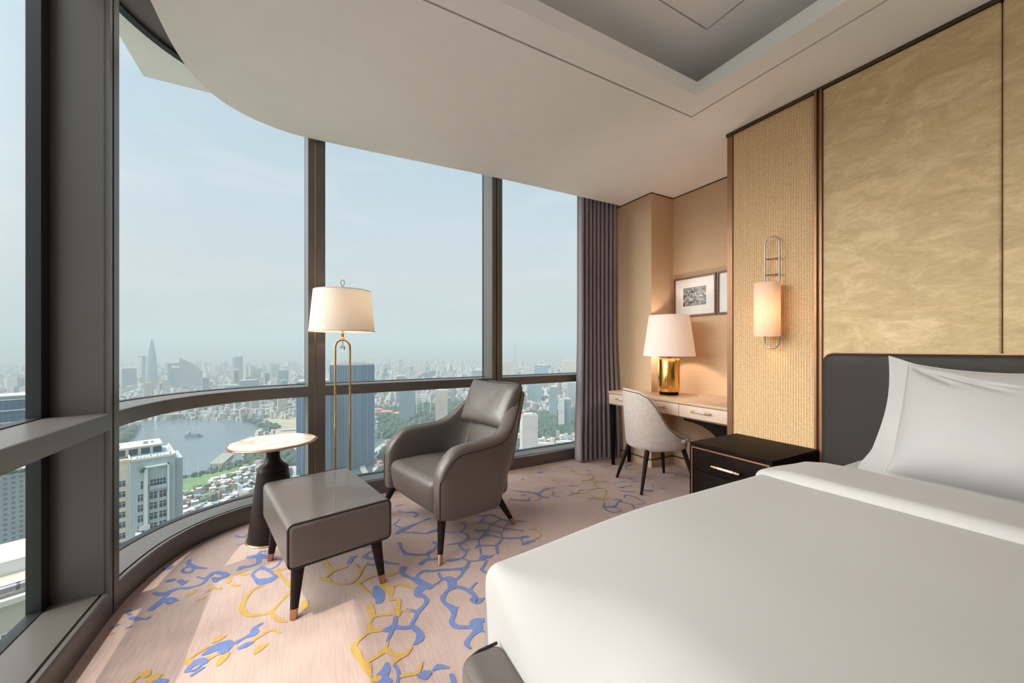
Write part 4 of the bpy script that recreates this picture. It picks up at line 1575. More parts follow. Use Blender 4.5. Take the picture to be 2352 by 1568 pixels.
# ------------------------------------------------------------------ nightstand
def nightstand():
    t = thing('nightstand', 'black lacquered nightstand with copper line and bar pulls beside the bed', 'nightstand', (2.232, 1.155, 0))
    mb = MB()
    mb.rbox(0.0, 0.512, 0.0, 0.505, 0.575, 0.600, 0.003, n=2, k=1)
    mb.build('top', M['blackwood'], t)
    mb = MB()
    mb.box(0.018, 0.512, 0.0, 0.505, 0.06, 0.575)
    mb.box(0.0, 0.018, 0.0, 0.012, 0.06, 0.575)
    mb.box(0.0, 0.018, 0.493, 0.505, 0.06, 0.575)
    mb.box(0.0, 0.018, 0.012, 0.493, 0.06, 0.075)
    mb.build('carcase', M['blackwood'], t, smooth=False)
    mb = MB()
    mb.box(-0.0012, 0.016, 0.012, 0.493, 0.5655, 0.5755)
    mb.box(-0.0012, 0.016, 0.4845, 0.493, 0.075, 0.5655)
    mb.box(-0.0012, 0.016, 0.012, 0.020, 0.075, 0.5655)
    mb.build('copper_line', M['copper'], t, smooth=False)
    for z0, z1 in ((0.428, 0.562), (0.255, 0.424), (0.080, 0.251)):
        mb = MB()
        mb.rbox(0.004, 0.022, 0.0225, 0.482, z0, z1, 0.0015, n=1, k=1)
        d = mb.build('drawer', M['blackwood'], t)
        handle(d, 0.004, 0.165, 0.340, (z0 + z1) / 2 - 0.012)
    for x in (0.03, 0.46):
        for y in (0.03, 0.475):
            mb = MB()
            mb.box(x, x + .03, y - .015, y + .015, 0.0, 0.06)
            mb.build('leg', M['blackwood'], t, smooth=False)
nightstand()

# ------------------------------------------------------------------ bed
def bed():
    t = thing('bed', 'double bed with charcoal leather headboard and grey leather foot rail', 'bed', (1.6, 0.0, 0))
    X = lambda x: x - 1.6
    mb = MB()
    def hb(w):
        return (w.x - 0.010 * (1 - abs((w.z - 0.7) / 0.49) ** 6) * (1 - abs(w.y / 1.12) ** 14), w.y, w.z)
    # rounded upper corners seen from the front
    sec = []
    r = 0.055
    prof = [(-1.118, 0.05), (-1.118, 1.187 - r)] + [(-1.118 + r - r * math.cos(R(15 * i)), 1.187 - r + r * math.sin(R(15 * i))) for i in range(1, 6)] + [(-1.118 + r, 1.187)]
    prof += [(-0.5, 1.187), (0, 1.187), (0.5, 1.187)] + [(-p[0], p[1]) for p in reversed(prof)]
    def inset(p, d):
        y = p[0] - math.copysign(d, p[0]) if abs(p[0]) > 1.0 else p[0]
        return (y, p[1] - (d if p[1] > 1.0 else 0))
    rows = []
    for x, d in ((2.745, 0.0), (2.700, 0.0), (2.688, 0.004), (2.681, 0.012), (2.678, 0.026), (2.677, 0.06)):
        rows.append([(X(x), *inset(p, d)) for p in prof])
    mb.grid(rows)
    mb.f.append(tuple(range(len(mb.v) - len(prof), len(mb.v))))
    mb.m.append(0)
    mb.f.append(tuple(reversed(range(0, len(prof)))))
    mb.m.append(0)
    h = mb.build('headboard', M['headboard'], t, angle=60)
    mb = MB()
    e = 0.006
    rows = []
    for x in (2.7445, 2.728):
        rows.append([(X(x), p[0] + math.copysign(e, p[0]) if abs(p[0]) > 1.0 else p[0], p[1] + (e if p[1] > 1.0 else 0)) for p in prof])
    rows.append([(X(2.728), *inset(p, 0.002)) for p in prof])
    mb.grid(rows)
    mb.build('metal_edge', M['bronze'], h, smooth=False)
    mb = MB()
    mb.rbox(X(0.46), X(2.677), -0.93, 0.93, 0.06, 0.30, 0.02, n=2, k=4)
    mb.build('base', M['leather'], t)
    # padded rail across the foot end
    mb = MB()
    mb.rbox(X(0.338), X(0.455), -0.965, 0.905, 0.0, 0.452, 0.030, n=5, k=6)
    fr = mb.build('foot_rail', M['leather'], t, angle=80)
    mb = MB()
    mb.tube([(X(0.352), 0.898, 0.03), (X(0.352), 0.898, 0.40), (X(0.36), 0.897, 0.436), (X(0.39), 0.896, 0.447), (X(0.44), 0.896, 0.449)], 0.004, 6)
    mb.build('piping', M['piping'], fr)
    mb = MB()
    def soft(w):
        return (w.x, w.y + 0.004 * math.sin(5 * w.x), w.z + 0.010 * (1 - (w.y / 0.95) ** 4) + 0.050 * sm(1.5, 2.1, w.x + 1.6) * sm(0.35, 0.56, w.z))
    mb.rbox(X(0.72), X(2.672), -0.945, 0.945, 0.30, 0.572, 0.060, n=6, k=16, fn=soft)
    mb.build('mattress', M['linen'], t, angle=80)
    return t
bed()

def duvet():
    t = thing('duvet', 'plain white duvet spread over the bed with its top turned back', 'duvet', (1.6, 0.0, 0.3))
    X = lambda x: x - 1.6
    # one billowing skin: soft fall at the foot, tighter edge along both sides
    X0, YA, YB, ZB = 0.444, 0.978, -0.965, 0.115
    xs = [('h', k / 9) for k in range(9, 0, -1)] + [('x', X0 + 0.30 * (k / 22) ** 1.8) for k in range(0, 22)] + [('x', X0 + 0.30 + (1.98 - X0 - 0.30) * k / 34) for k in range(35)]
    def side(sgn, Y):
        return [('h', k / 9, Y, sgn) for k in range(9, 0, -1)]
    ys = side(-1, YB) + [('y', YB + 0.12 * (k / 12) ** 1.8) for k in range(12)] + [('y', YB + 0.12 + (YA - YB - 0.24) * k / 44) for k in range(45)] + [('y', YA - 0.12 * (k / 12) ** 1.8) for k in range(11, -1, -1)] + list(reversed(side(1, YA)))
    def crown(x, y):
        inner = 1 - sm(0.55, 0.97, abs(y))
        Rf = 0.028 + 0.235 * inner
        z = 0.665 - 0.046 * (1 - sm(0.34, 1.10, x)) + (0.010 * math.sin(2.3 * x + 1.4 * y + 0.6) * math.sin(1.7 * y - 0.8) + 0.004 * math.sin(5.1 * x - 2.0 * y)) * inner
        if x < X0 + Rf:
            q = (X0 + Rf - x) / Rf
            z -= Rf * (1 - math.sqrt(max(0.0, 1 - q * q)))
        rs = 0.034
        e = min(YA - y, y - YB)
        if e < rs:
            q = (rs - e) / rs
            z -= rs * (1 - math.sqrt(max(0.0, 1 - q * q)))
        return z
    rows = []
    for yv in ys:
        row = []
        for xv in xs:
            x = X0 if xv[0] == 'h' else xv[1]
            y = yv[2] if yv[0] == 'h' else yv[1]
            f = max(xv[1] if xv[0] == 'h' else 0.0, yv[1] if yv[0] == 'h' else 0.0)
            z = crown(x, y)
            z = z + (ZB - z) * f
            if yv[0] == 'h':
                y += yv[3] * (0.014 * f + 0.008 * f * math.sin(9 * x))
            if xv[0] == 'h':
                x += 0.016 * f + 0.006 * f * math.sin(8 * y)
            row.append((x - 1.6, y, z - 0.3))
        rows.append(row)
    mb = MB()
    mb.grid(rows)
    mb.build('cover', M['linen'], t, angle=180)
    mb = MB()
    def band(w):
        x, y, z = w.x + 1.6, w.y, w.z + 0.3
        up = sm(0.45, 0.62, z)
        sag = 0.012 * math.sin(2.0 * y + 1.0) + 0.004 * math.sin(7 * y)
        lo = 1 - sm(0.30, 0.62, z)
        yy = y + math.copysign(0.012 * lo * sm(0.85, 0.98, abs(y)), y)
        rnd_ = -0.020 * sm(0.80, 0.985, abs(y)) ** 2
        tilt = -0.018 * sm(1.78, 2.16, x)
        return (x - 1.6 + 0.014 * math.sin(1.9 * y + .5), yy, z - 0.3 + up * (sag * 0.5 + rnd_ + tilt))
    mb.rbox(X(1.745), X(2.175), -0.978, 0.994, 0.02, 0.398, 0.042, n=6, k=26, fn=band)
    mb.build('turned_back_edge', M['linen'], t, angle=180)
duvet()

def pillow(yc, label):
    t = thing('pillow', label, 'pillow', (2.445, yc, 0.628))
    W2, H2 = 0.395, 0.294
    lean = R(24)
    nu, nv = 110, 84
    def P(u, v, sgn):
        fl = 0.145 * W2 / W2
        ub = min(1.0, abs(u) / (1 - 0.20))
        vb = min(1.0, abs(v) / (1 - 0.04))
        e = max(0.0, 1 - ub ** 2.6) ** 0.55 * max(0.0, 1 - vb ** 2.8) ** 0.55
        T = (0.150 - 0.075 * v) * e if sgn > 0 else 0.055 * e
        y = u * W2 * (1 - 0.060 * (1 - v * v) * abs(u) ** 2)
        z = v * H2
        if v > 0:
            z -= 0.062 * (1 - u * u) * v * v * (1.0 + 0.15 * u)
            z += 0.012 * sm(0.7, 1, abs(u)) * v
        if v < -0.6:
            y += math.copysign(0.025, u) * sm(0.6, 1.0, abs(v)) * abs(u) ** 2
        # creases fanning from the upper corner
        a = (1 - u) * 1.0
        b = (1 - v)
        cr = 0
        for (a1, b1), (a2, b2), wd, amp in (((0.27, 0.10), (0.68, 0.54), 0.050, 0.022), ((0.48, 0.22), (1.02, 0.62), 0.036, 0.026), ((0.74, 0.38), (1.10, 0.54), 0.022, 0.014), ((0.22, 0.05), (0.38, 0.24), 0.040, 0.012)):
            dx, dy = a2 - a1, b2 - b1
            L2 = dx * dx + dy * dy
            tt = ((a - a1) * dx + (b - b1) * dy) / L2
            if -0.2 < tt < 1.2:
                pd = abs((a - a1) * dy - (b - b1) * dx) / math.sqrt(L2)
                cr += amp * math.exp(-(pd / wd) ** 2) * sm(-0.2, 0.25, tt) * (1 - sm(0.6, 1.2, tt))
        T -= cr * min(1, e * 2.2) * (1 if sgn > 0 else 0)
        T += (0.003 * math.sin(8 * u + 5 * v) * e if sgn > 0 else 0) + 0.0015 * sgn
        bow = -0.02 * (1 - v * v)
        flare = 0.0
        if abs(u) > 0.80:
            flare = 0.034 * ((abs(u) - 0.80) / 0.20) * math.sin(2.2 * v + 0.8)
        x = -sgn * T if sgn > 0 else 0.0 + abs(T)
        q = Vector((x + flare + bow, y, z))
        q = Matrix.Rotation(lean, 3, 'Y') @ q
        return q + Vector((0.010, 0, H2 * math.cos(lean) + 0.005))
    mb = MB()
    for sgn in (1, -1):
        mb.grid([[tuple(P(-1 + 2 * i / nu, -1 + 2 * j / nv, sgn)) for i in range(nu + 1)] for j in range(nv + 1)])
    c = mb.build('pillowcase', M['pillow'], t, angle=180)
    thread = mat('white_thread', (0.40, 0.385, 0.375), 0.8)
    for s_ in (0.797, -0.797):
        mb = MB()
        mb.tube([tuple(P(s_, -0.96 + 1.92 * j / 40, 1) + Vector((-0.0012, 0, 0.0))) for j in range(41)], 0.0011, 5)
        mb.build('flange_stitching', thread, c)
pillow(0.395, 'large white flanged pillow leaning against the charcoal headboard')

# ------------------------------------------------------------------ the city below (ground about 220 m down)
GZ = -220.0
CITY = 0.62
def facade(name, wall, glass, px, pz, fx=0.55, fz=0.5, rough=0.35, objspace=True, roof=None, tint=0.0, ox=0.0):
    """window grid on the upright faces, plain roof on the flat ones"""
    m, nt, n, l, b = new_mat(name)
    tc = n.new('ShaderNodeTexCoord')
    geo = n.new('ShaderNodeNewGeometry')
    sp = n.new('ShaderNodeSeparateXYZ')
    l.new(tc.outputs['Object'] if objspace else geo.outputs['Position'], sp.inputs[0])
    def mth(op, a, b_=None, c=None):
        k = n.new('ShaderNodeMath')
        k.operation = op
        for i, x in enumerate((a, b_, c)):
            if x is None:
                continue
            if isinstance(x, (int, float)):
                k.inputs[i].default_value = x
            else:
                l.new(x, k.inputs[i])
        return k.outputs[0]
    h = mth('ADD', mth('MULTIPLY', sp.outputs[0], 1.0), mth('MULTIPLY', sp.outputs[1], 1.0 if objspace else 0.7))
    fh = mth('FRACT', mth('ADD', mth('DIVIDE', h, px), 100.0 + ox))
    fz_ = mth('FRACT', mth('ADD', mth('DIVIDE', sp.outputs[2], pz), 100.0))
    win = mth('MULTIPLY', mth('LESS_THAN', fh, fx), mth('LESS_THAN', fz_, fz))
    ns = n.new('ShaderNodeSeparateXYZ')
    l.new(geo.outputs['Normal'], ns.inputs[0])
    flat = mth('GREATER_THAN', ns.outputs[2], 0.5)
    win = mth('MULTIPLY', win, mth('SUBTRACT', 1.0, flat))
    nz = n.new('ShaderNodeTexNoise')
    nz.inputs['Scale'].default_value = 0.05
    nz.inputs['Detail'].default_value = 4
    l.new(geo.outputs['Position'], nz.inputs['Vector'])
    cr = n.new('ShaderNodeValToRGB')
    cr.color_ramp.elements[0].position = 0.3
    cr.color_ramp.elements[1].position = 0.7
    cr.color_ramp.elements[0].color = tuple(c * 0.82 * CITY for c in wall) + (1,)
    cr.color_ramp.elements[1].color = tuple(c * 1.08 * CITY for c in wall) + (1,)
    l.new(nz.outputs['Fac'], cr.inputs[0])
    mr = n.new('ShaderNodeMix')
    mr.data_type = 'RGBA'
    l.new(flat, mr.inputs['Factor'])
    l.new(cr.outputs[0], mr.inputs['A'])
    mr.inputs['B'].default_value = tuple(c * CITY for c in (roof or (0.5, 0.49, 0.46))) + (1,)
    mx = n.new('ShaderNodeMix')
    mx.data_type = 'RGBA'
    l.new(win, mx.inputs['Factor'])
    l.new(mr.outputs['Result'], mx.inputs['A'])
    mx.inputs['B'].default_value = glass + (1,)
    l.new(mx.outputs['Result'], b.inputs['Base Color'])
    rr = mth('SUBTRACT', 0.8, mth('MULTIPLY', win, 0.8 - rough))
    l.new(rr, b.inputs['Roughness'])
    return m
F = {}
F['blue'] = facade('blue_curtain_wall', (0.11, 0.23, 0.36), (0.016, 0.065, 0.14), 3.4, 3.5, 0.80, 0.74, 0.4)
F['bluegrey'] = facade('blue_grey_glass', (0.30, 0.40, 0.46), (0.05, 0.12, 0.19), 3.0, 3.6, 0.72, 0.66, 0.35)
F['teal'] = facade('teal_glass', (0.34, 0.46, 0.48), (0.04, 0.14, 0.19), 4.0, 3.6, 0.78, 0.6, 0.35)
F['white'] = facade('white_block', (0.72, 0.71, 0.67), (0.16, 0.20, 0.24), 4.2, 3.3, 0.48, 0.52)
F['cream'] = facade('cream_block', (0.72, 0.62, 0.50), (0.20, 0.20, 0.20), 5.0, 3.3, 0.42, 0.45)
F['grey'] = facade('grey_block', (0.46, 0.49, 0.51), (0.12, 0.16, 0.20), 3.6, 3.3, 0.55, 0.5)
F['pink'] = facade('pink_white_block', (0.78, 0.70, 0.67), (0.25, 0.26, 0.30), 3.4, 3.2, 0.45, 0.55, roof=(0.62, 0.25, 0.20))
F['bullet'] = facade('bullet_tower_glass', (0.34, 0.42, 0.50), (0.12, 0.22, 0.33), 6.0, 4.0, 0.8, 0.75, 0.2)
F['grid'] = facade('white_square_grid', (0.80, 0.79, 0.74), (0.05, 0.09, 0.12), 2.9, 3.3, 0.62, 0.62)
F['podium'] = facade('podium_white', (0.80, 0.78, 0.72), (0.80, 0.78, 0.72), 5, 5, 0.5, 0.5, roof=(0.80, 0.79, 0.76))
M['land'] = mat('city_ground', (0.20, 0.21, 0.18), 0.95, 0, 0.25, 0.012)
M['water'] = mat('river_water', (0.075, 0.115, 0.135), 0.22, 0, 0.10, 0.004, spec=0.5)
M['canal'] = mat('canal_water', (0.055, 0.115, 0.125), 0.25, 0, 0.10, 0.004)
M['lawn'] = mat('park_lawn', (0.085, 0.16, 0.05), 0.95, 0, 0.25, 0.05)
M['trees'] = mat('tree_crowns', (0.022, 0.056, 0.030), 0.95, 0, 0.45, 0.06)
M['sand'] = mat('bare_river_bank', (0.28, 0.25, 0.18), 0.95, 0, 0.2, 0.02)
M['road'] = mat('pale_road', (0.32, 0.32, 0.30), 0.9, 0, 0.05, 0.05)
M['boat'] = mat('barge_hull', (0.06, 0.09, 0.13), 0.6)
M['tile_roof'] = mat('red_tile_roof', (0.36, 0.15, 0.11), 0.8, 0, 0.15, 0.2)
M['rooftop'] = mat('pale_rooftop', (0.42, 0.42, 0.40), 0.85, 0, 0.08, 0.3)
M['tower_cyan'] = mat('pale_blue_render', (0.34, 0.42, 0.45), 0.8, 0, 0.05, 0.3)
M['tower_cream'] = mat('cream_render', (0.55, 0.52, 0.44), 0.8, 0, 0.05, 0.3)
M['tower_glass'] = mat('dark_window_glass', (0.035, 0.075, 0.100), 0.12, 0, 0.3, 0.8)
M['mast'] = mat('grey_steel_lattice', (0.30, 0.32, 0.34), 0.6)
M['white_steel'] = mat('white_steel', (0.55, 0.57, 0.57), 0.5)

mb = MB()
mb.add([(-16000, -4000, GZ - 1), (22000, -4000, GZ - 1), (22000, 24000, GZ - 1), (-16000, 24000, GZ - 1)], [(0, 1, 2, 3)])
g = struct(mb.build('ground', M['land'], smooth=False), 'hazy plain the city stands on')
RIVER = [(-423, 925), (-440, 1195), (-399, 1395), (-425, 1540), (-280, 1470), (-162, 1405), (-72, 1235), (-98, 1145), (-115, 1093), (-114, 973), (-109, 901), (-157, 853), (-185, 830), (-170, 696), (-265, 562), (-420, 560)]
CANAL = [(-43, 820), (-1, 836), (45, 858), (135, 958), (194, 976), (187, 940), (150, 866), (113, 762), (105, 650), (35, 640), (-12, 734)]
PARK = [(-187, 836), (-157, 858), (-111, 905), (-80, 906), (-92, 806), (-126, 770), (-152, 700), (-172, 700)]
BANK = [(-162, 1412), (-2, 1346), (-2, 1041), (-70, 1081), (-94, 1174), (-72, 1240)]
ISLE = [(-450, 1419), (-405, 1395), (-378, 1292), (-361, 1162), (-400, 1075), (-520, 1085), (-560, 1400)]
WOODA = [(224, 1432), (549, 1440), (620, 1044), (380, 634), (200, 640), (125, 778), (188, 940), (160, 990)]
WOODB = [(605, 1078), (850, 1061), (640, 765), (520, 745), (440, 798)]
WOODC = [(-108, 934), (-50, 938), (0, 872), (-12, 815), (-78, 826)]
HOLES = [RIVER, CANAL, PARK, BANK, ISLE, WOODA, WOODB, WOODC]
def inside(p, poly):
    c = False
    n = len(poly)
    for i in range(n):
        a, b = poly[i], poly[(i + 1) % n]
        if (a[1] > p[1]) != (b[1] > p[1]) and p[0] < (b[0] - a[0]) * (p[1] - a[1]) / (b[1] - a[1]) + a[0]:
            c = not c
    return c
for nm, poly, mm, z, lb in (('river', RIVER, 'water', 0.5, 'broad grey blue river bend seen far below'), ('river', CANAL, 'canal', 0.6, 'narrow green canal below the blue towers'),
                            ('field', PARK, 'lawn', 0.7, 'green riverside lawn'), ('field', BANK, 'sand', 0.7, 'bare sandy bank across the river')):
    mb = MB()
    sp = catmull(poly + [poly[0]], 5)[:-1]
    mb.add([(x, y, GZ + z) for x, y in sp], [tuple(range(len(sp)))])
    struct(mb.build(nm, M[mm], smooth=False), lb)

def blob(mb, x, y, z, r, h):
    """low irregular crown"""
    o = len(mb.v)
    rings = ((0.55, 0.0), (1.0, 0.35), (0.8, 0.72), (0.35, 0.97))
    a0 = rnd.random() * 6
    for k, (q, hz) in enumerate(rings):
        for i in range(6):
            a = a0 + PI * i / 3 + k * 0.5
            rr = r * q * rnd.uniform(0.8, 1.2)
            mb.v.append((x + rr * math.cos(a), y + rr * math.sin(a), z + h * hz))
    for k in range(3):
        for i in range(6):
            mb.f.append((o + k * 6 + i, o + k * 6 + (i + 1) % 6, o + k * 6 + 6 + (i + 1) % 6, o + k * 6 + 6 + i))
            mb.m.append(0)
    mb.f.append(tuple(o + 18 + i for i in range(6)))
    mb.m.append(0)
def wood(poly, n, label, rmin=5, rmax=11):
    xs = [p[0] for p in poly]
    ys = [p[1] for p in poly]
    mb = MB()
    k = 0
    while k < n:
        p = (rnd.uniform(min(xs), max(xs)), rnd.uniform(min(ys), max(ys)))
        if inside(p, poly):
            r = rnd.uniform(rmin, rmax)
            blob(mb, p[0], p[1], GZ, r, r * rnd.uniform(1.0, 1.8))
            k += 1
    o = mb.build('tree_canopy', M['trees'], angle=180)
    tag(o, label, 'trees', kind='stuff')
wood(WOODA, 2400, 'dense dark green park trees beyond the armchair')
wood(WOODB, 1100, 'dark green park trees behind the low white roofs near the curtain')
wood(WOODC, 200, 'green riverside trees beyond the side table')
wood(ISLE, 420, 'green trees on the far river bank at the window fin')
wood([(-187, 830), (-160, 858), (-111, 905), (-84, 900), (-100, 870), (-150, 830)], 70, 'line of small trees along the river lawn', 2.5, 5)
wood([(-165, 1400), (-110, 1350), (-60, 1240), (-90, 1170), (-100, 1240)], 110, 'green scrub on the far sandy bank', 4, 8)
wood([(100, 640), (170, 660), (150, 720), (118, 740)], 60, 'green trees beside the canal below the chair arm')

# hand-placed blocks: kind, label, place, width, roof height, heading, skin
L = [
 ('glass_tower', 'pale blue glass block left of the bullet-shaped tower', -816, 2715, 55, -108, -16.7, 'bluegrey'),
 ('glass_tower', 'mid-height blue glass block above the middle of the river bridge', -198, 1812, 55, -127, -6.2, 'teal'),
 ('apartment_tower', 'narrow cream block just left of the framed tower', -467, 1901, 21, -123, -13.8, 'cream'),
 ('apartment_tower', 'cream block at the foot of the bullet-shaped tower', -451, 1665, 21, -114, -15.2, 'cream'),
 ('glass_tower', 'low wide teal block touching the blue glass block over the bridge', -234, 1718, 41, -138, -7.8, 'teal'),
 ('glass_tower', 'small green glass block right of the stepped tower', -371, 2020, 21, -126, -10.4, 'teal'),
 ('apartment_tower', 'thin white slab block in the river skyline', -307, 1871, 9, -119, -9.3, 'white'),
 ('glass_tower', 'distant grey glass tower left of the lamp window post', -182, 3054, 40, -111, -3.4, 'grey'),
 ('glass_tower', 'grey block just left of the lamp window post', -97, 2212, 41, -111, -2.5, 'bluegrey'),
 ('glass_tower', 'pale glass tower rising between the blue towers and the armchair', 327, 1529, 36, -112, 12.1, 'grey'),
 ('glass_tower', 'blue grey tower cut by the transom left of the armchair back', 270, 1162, 44, -114, 13.1, 'bluegrey'),
 ('apartment_tower', 'cream apartment tower just left of the armchair head cushion', 329, 1016, 33, -116, 17.9, 'cream'),
 ('glass_tower', 'slim white-edged tower over the middle of the third bay', 382, 1498, 20, -108, 14.3, 'white'),
 ('glass_tower', 'grey tower behind the armchair window post', 521, 1196, 49, -76, 23.5, 'grey'),
 ('apartment_tower', 'far pale cream tower breaking the skyline above the blue towers', 697, 3261, 35, -101, 12.1, 'cream'),
 ('apartment_tower', 'pale cream apartment block right beside the armchair window post', 1072, 2035, 60, -83, 27.8, 'cream'),
 ('glass_tower', 'blue glass block in the middle of the bay near the curtain', 1194, 1855, 75, -99, 32.8, 'bluegrey'),
 ('apartment_tower', 'pale white block over the transom beside the curtain bay mast', 1337, 2233, 68, -138, 30.9, 'white'),
 ('glass_tower', 'teal glass block under the transom right of the armchair', 792, 1277, 55, -125, 31.8, 'teal'),
 ('glass_tower', 'teal stepped glass block nearest the curtain bay centre', 685, 994, 24, -122, 34.6, 'teal'),
 ('apartment_tower', 'slim white block between two teal blocks near the curtain', 619, 859, 17, -142, 35.8, 'white'),
 ('glass_tower', 'narrow teal block right of the slim white block', 640, 859, 19, -141, 36.7, 'teal'),
 ('glass_tower', 'grey glass tower touching the edge of the curtain', 921, 1207, 41, -136, 37.3, 'grey'),
 ('apartment_tower', 'wide pale block on the skyline at the curtain edge', 1520, 2020, 101, -84, 37.0, 'cream'),
 ('pink_tower', 'white apartment tower with red roof right of the armchair back', 360, 601, 29, -122, 30.9, 'pink'),
 ('apartment_tower', 'faint far tower left of the lamp window post', -317, 3923, 38, -149, -4.6, 'white'),
 ('apartment_tower', 'faint far tower between the stepped tower and the cylinder tower', -550, 3480, 30, -133, -9.0, 'cream'),
 ('apartment_tower', 'faint far tower left of the armchair window post', 1172, 3118, 45, -127, 20.6, 'white'),
 ('apartment_tower', 'faint far tower above the slim white-edged tower', 812, 2972, 43, -129, 15.3, 'white'),
 ('apartment_tower', 'faint far cream tower above the armchair head cushion', 1131, 3481, 40, -130, 18.0, 'cream'),
]

# small houses between everything: nobody could count them
def houses():
    mb = MB()
    def face(x, y, w, d, h, a, mi):
        c, s = math.cos(a), math.sin(a)
        o = len(mb.v)
        for zz in (GZ, GZ + h):
            for dx, dy in ((-w, -d), (w, -d), (w, d), (-w, d)):
                mb.v.append((x + dx * c - dy * s, y + dx * s + dy * c, zz))
        mb.f += [(o, o + 1, o + 5, o + 4), (o + 1, o + 2, o + 6, o + 5), (o + 2, o + 3, o + 7, o + 6), (o + 3, o, o + 4, o + 7), (o + 4, o + 5, o + 6, o + 7)]
        mb.m += [mi] * 5
    n = 0
    keep = [(l[2], l[3], l[4] * 0.75) for l in L] + [(12, 742, 45), (78, 776, 55), (-781, 2923, 40), (-833, 3008, 25), (-625, 2725, 45), (-527, 2559, 55), (-408, 3176, 45), (-49, 176, 22), (-232, 478, 50),
            (-170, 362, 36), (338, 1230, 30), (190, 1302, 25), (232, 1292, 28), (262, 1268, 20), (212, 1355, 25), (395, 668, 22), (452, 690, 28), (500, 676, 30), (353, 583, 18), (430, 760, 18)]
    while n < 18500:
        if n < 3400:
            x, y = rnd.uniform(-330, 120), rnd.uniform(330, 800)
        elif n < 6000:
            x, y = rnd.uniform(120, 900), rnd.uniform(380, 1500)
        else:
            dd = 700 * (10.5 ** rnd.random())
            az = R(rnd.uniform(-27, 41) if rnd.random() < 0.75 else rnd.uniform(-75, 60))
            x, y = dd * math.sin(az), dd * math.cos(az)
        if any(inside((x, y), h) for h in HOLES):
            n += 1
            continue
        if any((x - a) ** 2 + (y - b) ** 2 < c * c for a, b, c in keep):
            n += 1
            continue
        dist = math.hypot(x, y)
        k = 1 if dist < 1300 else (dist / 1300) ** 0.6
        hh = rnd.choice([6, 8, 9, 11, 13, 16, 22 if dist > 900 else 9]) * (0.9 + 0.2 * k)
        face(x, y, rnd.uniform(2.2, 5.5) * k, rnd.uniform(2.6, 7) * k, hh, 0.35 + rnd.uniform(-.15, .15) + (0.6 if rnd.random() < .3 else 0), rnd.choice([0, 0, 0, 0, 0, 1, 1, 1, 2, 2, 3, 4, 5, 5]))
        n += 1
    ms = [facade('house_white', (0.74, 0.73, 0.70), (0.30, 0.30, 0.30), 4, 3.4, 0.4, 0.45, objspace=False, roof=(0.72, 0.72, 0.70)),
          facade('house_cream', (0.70, 0.62, 0.50), (0.25, 0.22, 0.2), 4, 3.4, 0.4, 0.45, objspace=False, roof=(0.62, 0.58, 0.50)),
          facade('house_grey', (0.42, 0.45, 0.47), (0.2, 0.22, 0.24), 4, 3.4, 0.4, 0.45, objspace=False, roof=(0.40, 0.44, 0.48)),
          facade('house_red', (0.62, 0.50, 0.44), (0.25, 0.22, 0.2), 4, 3.4, 0.4, 0.45, objspace=False, roof=(0.50, 0.24, 0.18)),
          facade('house_blue', (0.40, 0.52, 0.60), (0.2, 0.22, 0.24), 4, 3.4, 0.4, 0.45, objspace=False, roof=(0.28, 0.40, 0.50)),
          facade('house_green', (0.20, 0.26, 0.16), (0.2, 0.22, 0.2), 4, 3.4, 0.1, 0.1, objspace=False, roof=(0.12, 0.19, 0.09))]
    o = mb.build('low_houses', ms, smooth=False)
    tag(o, 'carpet of small pale houses spreading across the city floor', 'houses', kind='stuff')
houses()

# ------------------------------------------------------------------ named buildings
def azrot(az):
    return -R(az)
def tower(name, label, x, y, w, ztop, az, m, dep=None, extra=None, group=None, turn=0.0, cap=True):
    """upright block turned towards the tower we stand in, with set-back roof storey"""
    dep = dep or w * 0.8
    H = ztop - GZ
    t = thing(name, label, 'building', (x, y, GZ), azrot(az) + R(turn), group)
    mb = MB()
    mb.box(-w / 2, w / 2, -dep / 2, dep / 2, 0, H)
    mb.build('facade', m, t, smooth=False)
    mb = MB()
    if cap:
        mb.box(-w / 2 * .55, w / 2 * .5, -dep / 2 * .6, dep / 2 * .6, H, H + max(3, H * 0.025))
        p = w / 2
        q = dep / 2
        for a, b, c, d in ((-p, p, -q, -q + .8), (-p, p, q - .8, q), (-p, -p + .8, -q, q), (p - .8, p, -q, q)):
            mb.box(a, b, c, d, H, H + 1.3)
        mb.build('rooftop', M['rooftop'], t, smooth=False)
    return t
for nm, lb, x, y, w, z, az, mm in L:
    tower(nm, lb, x, y, w, z, az, F[mm], turn=rnd.uniform(-12, 12))

